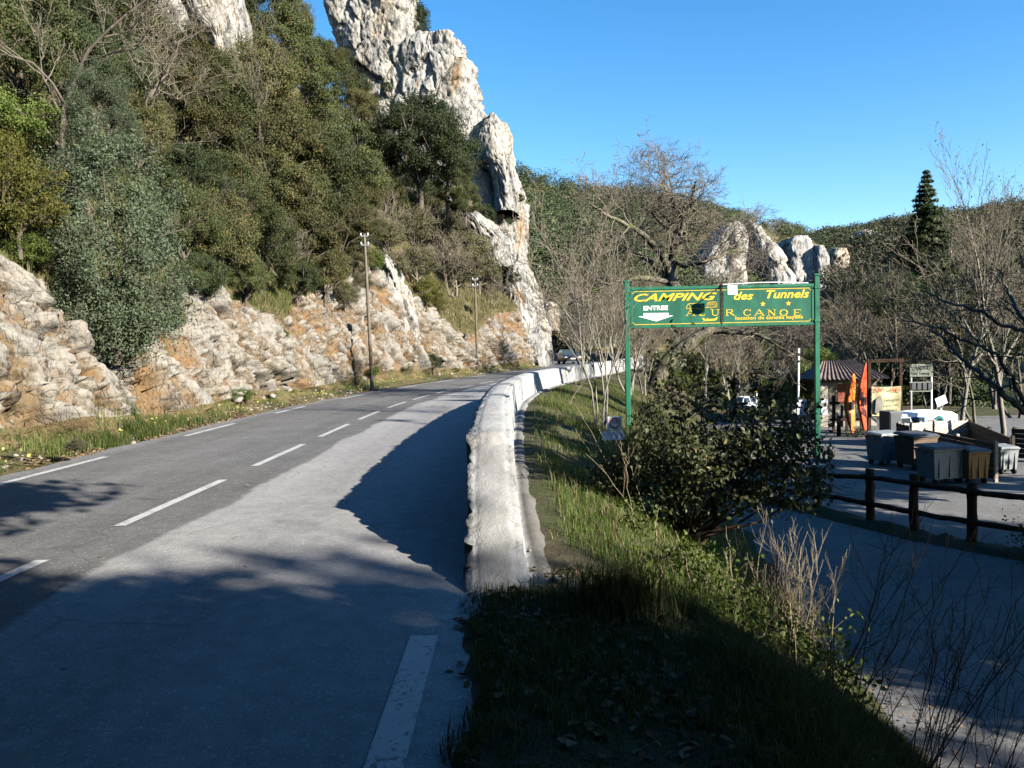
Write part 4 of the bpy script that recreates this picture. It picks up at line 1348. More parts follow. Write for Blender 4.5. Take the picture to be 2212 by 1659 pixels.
# leafless trees and bushes of the valley floor
V1 = bare('bare_tree', '', 'tree', 21, 9, .13, 4, nch=(8, 6, 5, 4), lean=.08, minr=.0065, spread=.7, twig='twig', leaves=1500, lmat='far_brown', lsize=.09)
V2 = bare('bare_tree', '', 'tree', 22, 9, .10, 4, nch=(8, 7, 5, 4), lean=.16, stems=2, minr=.0065, spread=.65, bark='bark_ivy', leaves=3500, lmat='oak2', lsize=.09)
V3 = bare('bare_tree', '', 'tree', 23, 7, .07, 3, nch=(9, 7, 6), lean=.2, stems=4, minr=.006, spread=.6, bark='bark_pale', leaves=700, lmat='yellow', lsize=.07)
V4 = bare('bare_tree', '', 'tree', 24, 12, .16, 4, nch=(10, 7, 5, 4), lean=.07, minr=.007, spread=.6, up=.12, bark='bark_pale', leaves=1300, lmat='scrub', lsize=.09)
BG = 'leafless trees on the valley floor'
BL = 'leafless grey brown tree among the tangled bare trees of the valley floor'
Hh = {1: 9., 2: 9., 3: 7., 4: 12.}
for pr, x, Y, yt in ((V3, 1262, 62, 600), (V2, 1300, 56, 560), (V1, 1322, 46, 520), (V3, 1355, 36, 610), (V2, 1375, 50, 540), (V1, 1405, 62, 540), (V3, 1395, 38, 660), (V1, 1520, 50, 570), (V2, 1575, 58, 610), (V1, 1640, 52, 630), (V3, 1580, 40, 660), (V3, 1690, 60, 650), (V2, 1745, 56, 630), (V1, 1790, 48, 600), (V1, 1850, 46, 545), (V4, 1885, 52, 520), (V2, 1915, 44, 600), (V1, 1935, 50, 590), (V3, 2020, 38, 650), (V1, 2085, 56, 560), (V2, 2110, 36, 600), (V1, 2150, 44, 530), (V2, 2200, 38, 570), (V3, 1470, 70, 640), (V2, 1530, 84, 600), (V1, 1680, 84, 600), (V3, 1330, 78, 640), (V3, 1250, 100, 690)):
    c = at(x, 800, Y)
    z = float(G(np.array([c[0]]), np.array([Y]))[0])
    top = at(x, yt, Y)[2]
    hh = {V1: 9., V2: 9., V3: 6.4, V4: 12.}[pr]
    sc = (top - z) / hh
    put(pr, (c[0], Y, z - .1), rt.random() * 6.28, (sc * 1.1, sc * 1.1, sc), BL, BG)
for x, Y, yt, sc_, lab in ((2165, 27, 215, 1., 'tallest leafless tree, its fine crown reaching high against the sky by the conifer'), (2080, 31, 330, .8, 'slender leafless tree between the conifer and the tallest bare tree'), (2260, 24, 260, .9, 'tall leafless tree cut by the edge of the view beside the tallest bare tree')):
    c = at(x, 800, Y); z = -1.95
    sc = (at(x, yt, Y)[2] - z) / 12.6
    put(V4, (c[0], Y, z), x, (sc * .68, sc * .68, sc), lab, None)
# leaning pale tree at the right edge
YL = 17.
rng = np.random.default_rng(15)
tl = [limb([(2330, 985), (2250, 915), (2200, 878), (2150, 838), (2110, 800), (2062, 762), (2035, 728), (2008, 712)], YL, .085, .02, [0, 0, 0, 0, .2, .4, .6, .8]),
      limb([(2330, 985), (2290, 860), (2260, 780), (2215, 700), (2180, 640), (2160, 585)], YL, .09, .02, [0, .1, .3, .5, .7, .9]),
      limb([(2215, 880), (2185, 815), (2150, 760), (2080, 735), (2000, 700), (1945, 690)], YL, .05, .01, [0, -.3, -.6, -.8, -1, -1.1]),
      limb([(2225, 715), (2170, 705), (2100, 665), (2030, 650), (1970, 610)], YL, .05, .01, [.5, .4, .2, 0, -.2])]
fine = []
for P, r in tl:
    for j in range(16):
        i = int(len(P) * (.2 + .78 * rng.random())); i = min(i, len(P) - 2)
        d = unit(unit(P[i + 1] - P[i]) * .8 + rng.normal(0, .6, 3))
        grow(rng, P[i], d, .8 + .5 * rng.random(), max(.008, r[i] * .35), 2, nch=(5, 4), spread=.7, wander=.18, up=.02, polys=fine, minr=.0045)
TV, TF = tubes(tl, 7); FV, FF = tubes(fine, 3)
LC = np.concatenate([p[0][-1:] for p in fine if p[1][0] < .02])
LC = LC[rng.integers(0, len(LC), 900)] + rng.normal(0, .12, (900, 3))
LV, LF = leaf_quads(rng, LC, .06)
base = at(2330, 985, YL)
lt = thing('bare_tree', 'leaning pale limbed tree reaching in from the edge above the wooden pens', 'tree', base)
for nme, v, f, mt in (('trunk', TV, TF, 'bark_pale'), ('crown', FV, FF, 'twig'), ('foliage', LV, LF, 'dark')):
    mobj(nme, raw_mesh(nme, v - base, [f], M[mt], nme != 'foliage'), lt)

# many-stemmed sapling by the bank, and a sprig in front of the wall
b = at(1296, 888, 20.5)
sap = bare('sapling', 'slim many stemmed leafless sapling beside the small traffic plate and the sign post', 'tree', 31, 5.0, .028, 3, nch=(7, 5, 4), lean=.055, stems=5, minr=.0055, spread=.55, ratio=.55, bark='bark_pale', trunkf=.75)
put(sap, (b[0], b[1], float(G(b[:1], b[1:2])[0])), 0, 1.)
b = at(1222, 832, 24)
spr = bare('sapling', 'thin dark leafless sapling forking in front of the white wall', 'tree', 33, 1.9, .022, 2, nch=(5, 4), lean=.12, minr=.005, spread=.6, bark='twig', trunkf=.7)
put(spr, (b[0], b[1], float(G(b[:1], b[1:2])[0])), 0, .8)

# conifer and cypress
def conifer(name, label, seed, h, r, mat, loc, taper=1.):
    rng = np.random.default_rng(seed)
    C, O = [], []
    nw = 46
    for i in range(nw):
        f = (i / nw) ** .9
        z0_ = h * (.06 + .93 * f)
        R = r * (1 - f) ** taper + .06
        nb = int(6 + 12 * (1 - f))
        for k in range(nb):
            a = rng.random() * 6.28
            z = z0_ + rng.normal(0, h * .014) * (1 - f)
            Rk = R * (.65 + .5 * rng.random())
            m = int(22 + 90 * Rk)
            t = rng.random(m) ** .7
            C.append(np.stack([math.cos(a) * Rk * t, math.sin(a) * Rk * t, z - .30 * Rk * t + .22 * Rk * t * t], 1) + rng.normal(0, .05 + .05 * Rk, (m, 3)) * np.array([1, 1, .5]))
            O.append(np.tile([math.cos(a), math.sin(a), .2], (m, 1)))
    C, O = np.concatenate(C), np.concatenate(O)
    V, Fq = leaf_quads(rng, C, .24, O, .4)
    TV, TF = tubes([(np.array([[0, 0, -.4], [0, 0, h * .5], [0, 0, h * .98]]), np.array([.2, .12, .02]) * h / 14)], 7)
    t = plant_proto(name, label, 'tree', [('trunk', raw_mesh('trunk', TV, [TF], M['bark'], True)), ('crown', raw_mesh('crown', V, [Fq], M[mat]))])
    put(t, loc)
c = at(2002, 800, 52); top = at(1994, 356, 52)[2]
conifer('conifer_tree', 'pointed dark conifer standing taller than the bare trees against the sky', 41, top + 2.6, 4.3, 'dark', (c[0], 52, -2.6), 1.0)
c = at(1642, 860, 42)
cyp = leafy('cypress_tree', 'dark narrow cypress with bare lower trunk beside the parked white car', 'tree', 43, (.62, .62, 1.75), 60, 9000, .12, 'dark', csize=.3, trunk_h=1.2, low=-.9)
put(cyp, (c[0], 42, -1.95), 0, (1., 1., 1.15))
# green bushes on the valley floor
VG = leafy('green_bush', 'light green leafy bush beside the cypress and the parked white car', 'bush', 44, (1.1, 1.1, 1.0), 60, 9000, .10, 'green', csize=.28, trunk_h=.2, low=-.9)
for i, (x, Y, y, r, lab) in enumerate(((1672, 41, 850, 34, None), (1745, 38, 830, 40, 'tall green bamboo like bush behind the white barrier arm'), (1770, 40, 790, 34, 'green bush between the barrier and the hut'), (1815, 42, 850, 40, 'yellow green bush seen through the open side of the hut'), (1430, 52, 800, 36, 'pale green bush behind the bent oak trunk'), (1470, 48, 850, 36, 'fresh green bush under the bent oak limb'), (1560, 56, 830, 40, 'dull green bush behind the parked cars'), (1505, 60, 800, 34, 'small green bush far under the sign board'))):
    c = at(x, y, Y); sc = r * Y / F / 1.1
    put(VG, (c[0], Y, c[2] - .95 * sc * 1.2), i, (sc, sc, sc * 1.25), lab)
# dark leafy branches over the yard
DK = leafy('dark_evergreen_tree', 'dark sparse evergreen behind the faded camping boards', 'tree', 46, (2.2, 2.2, 2.0), 45, 9000, .12, 'dark', csize=.22, core=.2, trunk_h=2.2, gap=.1, twigs=10)
for i, (x, Y, y, r, lab) in enumerate(((2050, 37, 720, 80, None), (1935, 42, 650, 70, 'dark sparse evergreen above the hut roof'), (2150, 33, 760, 60, 'dark sparse evergreen above the wooden pens'), (1850, 50, 620, 60, 'dark sparse evergreen past the end of the sign board'), (1990, 46, 640, 75, 'dark sparse evergreen below the pointed conifer'), (2090, 44, 700, 80, 'dark sparse evergreen among the bare trees beyond the wooden pens'), (2185, 40, 690, 80, 'dark sparse evergreen among the bare trees by the edge of the view'))):
    c = at(x, y, Y); sc = r * Y / F / 2.2
    put(DK, (c[0], Y, c[2] - 3.7 * sc), i * 1.7, sc, lab)

# ------------------------------------------------------------------ unseen trees shading the near road, some added to block skylight
SH = leafy('unseen_shade_tree', '', 'tree', 51, (2.6, 2.6, 3.4), 110, 22000, .24, 'oak', csize=.24, core=.3, trunk_h=3.0, low=-.8)
SHB = bare('unseen_shade_tree', '', 'tree', 52, 9.5, .14, 4, nch=(9, 7, 5, 4), lean=.12, minr=.012, spread=.7, leaves=15000, lmat='oak2', lsize=.30)
SHC = leafy('unseen_shade_tree', '', 'tree', 53, (5.6, 5.0, 2.0), 120, 42000, .34, 'oak', csize=.20, core=.25, trunk_h=7.0, low=-.95, limbs=9)  # broad unseen canopies added to cut skylight over the shaded road
SHADE = [(SHC, -6.5, 1.3, 1.), (SHC, .8, -1.2, 1.), (SHC, -12, -3, 1.1), (SHC, -4, -9, 1.25), (SHC, 4, -10, 1.25), (SHC, 9, -13, 1.1), (SHC, -12, -11, 1.3), (SHC, 0, -18, 1.5), (SHC, 12, -19, 1.5), (SHC, -12, -20, 1.5),
         (SH, 8, -4.6, 1.12), (SH, 10, -5.1, 1.1), (SH, 12, -4.9, 1.08), (SH, 14.2, -5.2, 1.1), (SH, 15.4, -6, 1.0), (SH, 11, -8.5, 1.35), (SH, 14, -9, 1.4), (SH, 17, -9, 1.4), (SH, 6.5, -7, 1.2), (SH, 20, -9, 1.5), (SH, 4, -9, 1.1),
         (SH, -8, -5, 1.3), (SH, -5, -7, 1.4), (SH, -2, -6.5, 1.35), (SH, 1, -6, 1.3), (SH, 3.5, -5.5, 1.2), (SH, -10, -2, 1.2), (SH, -3, -12, 1.6), (SH, 5, -13, 1.6), (SH, -10, -9, 1.5),  # unseen trees added behind the camera to close off more sky
         (SH, 15.3, 2.3, .84), (SH, 18.5, 4.5, 1.0), (SH, 17, 4, .85), (SH, 20, 5, .95), (SH, 18, 7.4, .85),
         (SHB, 11.3, 7.2, .95), (SHB, 13.4, 8.2, 1.0), (SHB, 10.2, 9.4, .8), (SHB, 11.6, 10.6, .9), (SHB, 12.5, 9.6, 1.1), (SHB, 15.5, 11, 1.05), (SHB, 19, 16, 1.1)]
for i, (pr, x, y, sc) in enumerate(SHADE):
    put(pr, (x, y, -1.95), i * 1.3, sc, 'tall unseen leafy tree that shades the near road', 'unseen trees that shade the road')
# ------------------------------------------------------------------ lettering
_cap = [None]


def text_mesh(body, height, width=None, shear=0., bold=0., thick=.004):
    def conv(b):
        cu = bpy.data.curves.new("lettering", 'FONT')
        cu.body = b; cu.size = 1.; cu.shear = shear; cu.offset = bold; cu.extrude = 0.; cu.resolution_u = 3
        o = bpy.data.objects.new("lettering", cu); COL.objects.link(o)
        dg = bpy.context.evaluated_depsgraph_get(); dg.update()
        me = bpy.data.meshes.new_from_object(o.evaluated_get(dg))
        bpy.data.objects.remove(o); bpy.data.curves.remove(cu)
        v = np.empty(len(me.vertices) * 3, np.float32); me.vertices.foreach_get("co", v)
        return me, v.reshape(-1, 3)
    if _cap[0] is None:
        m0, v0 = conv("H"); _cap[0] = v0[:, 1].max(); bpy.data.meshes.remove(m0)
    me, v = conv(body)
    k = height / _cap[0]
    kx = k if width is None else width / max(v[:, 0].max() - v[:, 0].min(), 1e-6)
    v = np.stack([(v[:, 0] - v[:, 0].min()) * kx, -thick + 0 * v[:, 0], v[:, 1] * k], 1)
    me.vertices.foreach_set("co", v.astype(np.float32).ravel())
    me.update()
    return me


def letter(body, mat, parent, loc, height, width=None, shear=0., bold=0., name="lettering"):
    me = text_mesh(body, height, width, shear, bold)
    me.materials.append(M[mat])
    o = mobj(name, me, parent)
    o.location = loc
    return o


SERIF = {  # strokes of slab-serif capitals in a unit box: (x0, y0, x1, y1, thickness)
    'A': [(.05, 0, .48, 1, .07), (.46, 1, .93, 0, .17), (.22, .34, .75, .34, .07), (-.06, .02, .24, .02, .06), (.72, .02, 1.06, .02, .06)],
    'Z': [(.08, .96, .90, .96, .08), (.88, .96, .10, .04, .16), (.08, .04, .94, .04, .08), (.09, .96, .09, .74, .06), (.92, .04, .92, .28, .06)],
    'U': [(.18, 1, .18, .3, .16), (.18, .3, .34, .06, .14), (.34, .06, .64, .06, .1), (.64, .06, .8, .3, .08), (.8, .3, .8, 1, .08), (.0, .98, .36, .98, .06), (.62, .98, 1., .98, .06)],
    'R': [(.2, 0, .2, 1, .16), (.2, .96, .62, .96, .08), (.62, .96, .80, .74, .14), (.80, .74, .62, .52, .14), (.62, .52, .2, .52, .08), (.46, .52, .92, .02, .16), (.02, .02, .38, .02, .06), (.8, .02, 1.04, .02, .06)],
    'C': [(.88, .74, .68, .95, .1), (.68, .95, .34, .95, .09), (.34, .95, .12, .7, .14), (.12, .7, .12, .3, .17), (.12, .3, .34, .05, .14), (.34, .05, .68, .05, .09), (.68, .05, .92, .26, .08), (.9, 1, .9, .68, .06)],
    'N': [(.16, 0, .16, 1, .08), (.14, 1, .86, 0, .17), (.86, 0, .86, 1, .08), (-.02, .02, .34, .02, .06), (-.02, .98, .2, .98, .06), (.68, .98, 1.02, .98, .06)],
    'O': [(.5, .96, .24, .88, .1), (.24, .88, .08, .5, .18), (.08, .5, .24, .12, .18), (.24, .12, .5, .04, .1), (.5, .04, .76, .12, .1), (.76, .12, .92, .5, .18), (.92, .5, .76, .88, .18), (.76, .88, .5, .96, .1)],
    'E': [(.2, 0, .2, 1, .16), (.04, .96, .86, .96, .08), (.2, .5, .66, .5, .07), (.04, .04, .9, .04, .08), (.86, .96, .86, .76, .06), (.9, .04, .9, .26, .06), (.66, .62, .66, .38, .05)],
}


def strokes(mb, segs, ox, oz, sx, sz, y, closed=False):
    for x0, z0, x1, z1, t in segs:
        p, q = np.array([ox + x0 * sx, oz + z0 * sz]), np.array([ox + x1 * sx, oz + z1 * sz])
        d = q - p; L = np.linalg.norm(d) or 1e-6
        n = np.array([-d[1], d[0]]) / L * t * min(sx, sz) * .5
        e = d / L * t * min(sx, sz) * .18
        pts = [p - e + n, p - e - n, q + e - n, q + e + n]
        mb.prism([(a, y, b) for a, b in pts], (0, 1, 0), .004)


def lines(mb, pts, t, y, closed=True):
    pts = [np.array(p, float) for p in pts]
    for a, b in zip(pts, pts[1:] + (pts[:1] if closed else [])):
        d = b - a; L = np.linalg.norm(d) or 1e-6
        n = np.array([-d[1], d[0]]) / L * t / 2; e = d / L * t * .45
        mb.prism([(q[0], y, q[1]) for q in (a - e + n, a - e - n, b + e - n, b + e + n)], (0, 1, 0), .004)


# ------------------------------------------------------------------ the camp site sign over the drive
SX, SY, SZ = 3.66, 25., 2.34                                         # lower corner of the board
gs = thing('entrance_sign', 'green camp site sign board with yellow lettering on two tall posts over the driveway', 'sign', (SX, SY, -1.9))
off = np.array([SX, SY, -1.9])
zb_ = SZ + 1.9                                                       # board bottom above the thing's base
BW, BH = 5.68, 1.26
for xx, zt, bz in ((-.08, 5.66, float(G(np.array([SX]), np.array([SY]))[0]) + 1.9 - .3), (BW + .08, 5.74, -.3)):
    mb = MB().box((xx, 0, (zt + bz) / 2), (.145, .145, zt - bz), bev=.012)
    post = mb.build('post', M['sign_green'], gs)
    MB().box((xx, 0, zt + .03), (.19, .19, .06), bev=.01).build('post_cap', M['sign_green'], post)
    mb = MB()
    for zz in (zb_ + .12, zb_ + BH - .12):
        mb.box((xx, 0, zz), (.18, .18, .07), bev=.008)
    mb.build('bracket', M['sign_green'], post)
mb = MB()
mb.box((BW / 2, .0, zb_ + .045), (BW, .10, .09), bev=.008).box((BW / 2, .0, zb_ + BH - .045), (BW, .10, .09), bev=.008)
mb.box((.045, .0, zb_ + BH / 2), (.09, .10, BH - .19), bev=.008).box((BW - .045, 0, zb_ + BH / 2), (.09, .10, BH - .19), bev=.008)
mb.build('frame', M['sign_green'], gs)
panel = MB().box((BW * .2505, -.008, zb_ + BH / 2), (BW / 2 - .10, .05, BH - .18)).box((BW * .7495, -.008, zb_ + BH / 2), (BW / 2 - .10, .05, BH - .18)).build('board', M['sign_field'], gs)
MB().box((BW / 2 - .02, -.045, zb_ + BH / 2), (.03, .02, BH - .1)).build('seam_strip', M['black'], gs)
yf = -.040
def U(x, y):                                                         # measured on the enlarged board
    return ((x - 160) * .00314, zb_ + (608 - .021 * (x - 160) - y) * .00314)
mb = MB()
l, r, b, t, c = .075, BW - .085, zb_ + .115, zb_ + 1.125, .06
for xa, xb in ((l, BW / 2 - .05), (BW / 2 + .02, r)):
    if xa == l:
        lines(mb, [(xb, t), (l + c, t), (l + c * .9, t - c * .9), (l, t - c), (l, b + c), (l + c * .9, b + c * .9), (l + c, b), (xb, b)], .017, yf, False)
    else:
        lines(mb, [(xa, t), (r - c, t), (r - c * .9, t - c * .9), (r, t - c), (r, b + c), (r - c * .9, b + c * .9), (r - c, b), (xa, b)], .017, yf, False)
mb.build('border_line', M['sign_yellow'], panel)
def put_text(s, x0, x1, y, h, mat, shear=0., bold=0.):
    u, v = U(x0, y)
    letter(s, mat, panel, (u, yf + .004, v), h, (x1 - x0) * .00314, shear, bold)
put_text("CAMPING", 205, 1015, 343, .225, 'sign_yellow', .38, .022)
put_text("des", 1180, 1372, 326, .235, 'sign_yellow', .32, .02)
put_text("Tunnels", 1500, 1920, 312, .245, 'sign_yellow', .32, .02)
put_text("ENTREE", 296, 536, 430, .13, 'white', 0, .03)
put_text("location de canoës kayaks", 1195, 1855, 522, .105, 'sign_yellow', 0, .012)
mb = MB()
for ch, x0, x1 in (('A', 712, 800), ('Z', 838, 900), ('U', 955, 1042), ('R', 1092, 1190), ('C', 1270, 1352), ('A', 1380, 1478), ('N', 1508, 1592), ('O', 1624, 1712), ('E', 1760, 1842)):
    u, v = U(x0, 484)
    strokes(mb, SERIF[ch], u, v, (x1 - x0) * .00314, .195, yf)
mb.build('lettering', M['sign_yellow'], panel)
mb = MB()                                                            # pictograms: tent, caravan, canoe, stars
q = lambda *p: [U(*a) for a in p]
lines(mb, q((710, 412), (735, 365), (850, 362), (885, 412)), .014, yf)
lines(mb, q((735, 365), (765, 412)), .014, yf, False)
lines(mb, q((918, 400), (918, 370), (930, 352), (1004, 346), (1014, 358), (1014, 396)), .013, yf)
lines(mb, q((932, 378), (932, 362), (990, 359), (990, 375)), .010, yf)
lines(mb, q((998, 394), (998, 364)), .010, yf, False)
lines(mb, q((900, 404), (930, 402)), .013, yf, False)
lines(mb, [(U(960, 404)[0] + .03 * math.cos(a), U(960, 404)[1] + .03 * math.sin(a)) for a in np.linspace(0, 6.28, 9)[:-1]], .012, yf)
mb.prism([(a, yf, b) for a, b in q((868, 506), (880, 504), (900, 516), (990, 512), (1012, 496), (1022, 496), (1012, 522), (990, 530), (900, 534), (880, 526))], (0, 1, 0), .004)
lines(mb, q((876, 542), (925, 506)), .012, yf, False)
for x, y in ((1465, 368), (1715, 362)):
    u, v = U(x, y)
    mb.prism([(u + (.088 if k % 2 == 0 else .036) * math.sin(k * math.pi / 5), yf, v + (.088 if k % 2 == 0 else .036) * math.cos(k * math.pi / 5)) for k in range(10)], (0, 1, 0), .004)
mb.build('pictogram', M['sign_yellow'], panel)
mb = MB()
mb.prism([(a, yf, b) for a, b in q((295, 458), (540, 455), (540, 482), (590, 481), (420, 538), (240, 490), (295, 489))], (0, 1, 0), .004)
mb.build('arrow', M['white'], panel)
# flood light on an arm in front of the board, with its cable conduit along the top edge
fl = MB().box((2.98, -.66, zb_ + 1.06), (.30, .10, .28), bev=.02).build('floodlight', M['white'], gs)
MB().cyl((2.83, -.02, zb_ + BH), (2.90, -.62, zb_ + 1.18), .016, n=8).box((2.83, -.05, zb_ + BH - .02), (.07, .06, .16)).build('arm', M['black'], fl)
TVc, TFc = tubes([(np.array([[2.84 + k * 2.66, -.03, zb_ + BH + .02 + .045 * math.sin(k * math.pi)] for k in np.linspace(0, 1, 14)]), np.full(14, .016))], 6)
mobj('conduit', raw_mesh('conduit', TVc, [TFc], M['white'], True), gs)

# ------------------------------------------------------------------ small traffic plate on the bank
p = at(1328, 914, 16.4)
tp = thing('traffic_sign', 'small white plate with red ring and number ten above a wider white plate', 'sign', (p[0], p[1], p[2] - .9 * .68))
tp.scale = (.68, .68, .68)
z0 = .9
MB().cyl((.02, .05, -.2), (.02, .05, z0 + .2), .025, n=8).build('post', M['grey_metal'], tp)
pl = MB().box((0, 0, z0), (.43, .02, .40), bev=.006).build('plate', M['white_metal'], tp)
mb = MB()
a = np.linspace(0, 2 * math.pi, 29)
for t0, t1 in zip(a, a[1:]):
    mb.quad(*[(.165 * k * math.cos(t), -.014, z0 + .165 * k * math.sin(t)) for k, t in ((1, t0), (1, t1), (.76, t1), (.76, t0))])
mb.build('ring', M['red'], pl)
letter("10", 'black', pl, (-.085, -.012, z0 - .005), .10, .15, 0, .01)
MB().box((-.03, 0, z0 - .37), (.72, .02, .27), bev=.006).build('lower_plate', M['white_metal'], tp)

# ------------------------------------------------------------------ log fence beside the driveway
FP = [(4.9, 20.2), (5.85, 18.8), (6.55, 17.45), (7.07, 16.0), (7.45, 15.0), (8.02, 14.1), (8.75, 13.1), (9.5, 12.1)]
HFm = [.85, .9, .95, 1.13, 1.17, 1.15, 1.15, 1.15]
lf = thing('log_fence', 'dark round log post and rail fence along the lower driveway', 'fence', (FP[0][0], FP[0][1], -1.9))
o3 = np.array([FP[0][0], FP[0][1], -1.9])
rg = np.random.default_rng(3)
def log(p0, p1, r, name, par, n=9):
    p0, p1 = np.array(p0, float), np.array(p1, float)
    k = np.linspace(0, 1, n)[:, None]
    P = p0 + (p1 - p0) * k; P[1:-1] += rg.normal(0, .008, (n - 2, 3))
    V, Fq = tubes([(P, np.full(n, r) * (1 + rg.normal(0, .05, n)))], 9)
    V += rg.normal(0, .004, V.shape)
    nn = len(V)
    mb = raw_mesh(name, V, [Fq, np.array([list(range(9))[::-1]]), np.array([list(range(nn - 9, nn))])], M['log'], True)
    return mobj(name, mb, par)
for (x, y), h in zip(FP, HFm):
    q0 = np.array([x, y, -1.9]) - o3
    log(q0 + [0, 0, -.25], q0 + [0, 0, h], .084, 'post', lf)
for i in range(len(FP) - 1):
    A, B = np.array([*FP[i], -1.9]) - o3, np.array([*FP[i + 1], -1.9]) - o3
    d = unit(B - A); sd = np.array([-d[1], d[0], 0]) * .07
    for k in (.86, .40):
        log(A + [0, 0, HFm[i] * k] - d * .15 - sd, B + [0, 0, HFm[i + 1] * k] + d * .15 - sd, .050, 'rail', lf)
V = []
for i, (x, y) in enumerate(zip(np.interp(np.linspace(0, 7, 50), range(8), [p[0] for p in FP]), np.interp(np.linspace(0, 7, 50), range(8), [p[1] for p in FP]))):
    for k, zz in ((-.34, 0), (-.2, .09), (.0, .13), (.2, .08), (.34, 0)):
        V.append((x + k * .85 + rg.normal(0, .02), y + k * .55, -1.91 + zz * (1 + rg.normal(0, .2))))
mobj('earth_kerb', raw_mesh('earth_kerb', V, [grid_faces(50, 5)], M['ground'], True), kind='structure')

# ------------------------------------------------------------------ poles and wires
def pole(x, y, Y, ytop, r, name, label, xt):
    b = at(x, y, Y); t = at(xt, ytop, Y)
    o = thing(name, label, 'pole', b)
    n = 12; k = np.linspace(0, 1, n)[:, None]
    P = (t - b) * k; P[0] -= np.array([0, 0, .5])
    V, Fq = tubes([(P, np.linspace(r, r * .72, n))], 10)
    nn = len(V)
    mobj('shaft', raw_mesh('shaft', V, [Fq, np.array([list(range(nn - 10, nn))])], M['pole'], True), o)
    d = unit(t - b); e = t - b
    mb = MB()
    for dz in (-.12, -.55):
        mb.box(tuple(e + d * dz + [0, -.02, 0]), (.34, .10, .07), bev=.01)
    mb.build('bracket', M['grey_metal'], o)
    for sx in (-1, 1):
        for dz in (-.12, -.55):
            MB().cyl(tuple(e + d * dz + [sx * .17, -.04, .03]), tuple(e + d * dz + [sx * .17, -.04, .15]), .045, .03, n=8).build('insulator', M['white_metal'], o)
    return t
t1 = pole(803, 817, 39.3, 505, .088, 'utility_pole', 'taller weathered wooden utility pole leaning slightly before the orange rock wall', 787)
t2 = pole(1031, 804, 59, 601, .092, 'utility_pole', 'shorter wooden utility pole farther along the road below the white rock nose', 1026)
WL = []
for p0, p1, sag in ((t2 + [.15, 0, -.1], at(1118, 662, 75), .25), (t2 + [.15, 0, -.5], at(1116, 668, 75), .3), (t2 + [-.15, 0, -.15], t1 + [.15, 0, -.15], .35), (t2 + [-.15, 0, -.55], t1 + [.15, 0, -.6], .4)):
    k = np.linspace(0, 1, 20)[:, None]
    WL.append((np.array(p0) + (np.array(p1) - np.array(p0)) * k - np.array([0, 0, 4 * sag]) * k * (1 - k), np.full(20, .011)))
for i, w in enumerate(WL):
    V, Fq = tubes([w], 4)
    tag(mobj('overhead_wire', raw_mesh('overhead_wire', V, [Fq], M['black'], True)), 'thin dark overhead wire slung between the two wooden poles' if i > 1 else 'thin dark overhead wire running from the shorter pole down past the rock nose', 'wire', 'overhead wires between the poles' if i > 1 else 'overhead wires past the rock nose')
c = at(1260, 396, 276)
py = thing('pylon', 'tiny twin post pylon standing on the crest of the far hill', 'pylon', (c[0], c[1], c[2] - 6))
for sx in (-1.1, 1.1):
    MB().cyl((sx, 0, 0), (sx, 0, 9), .16, .12, n=8).build('post', M['pole'], py)
MB().box((0, 0, 8.2), (3.2, .2, .25)).build('crossarm', M['pole'], py)

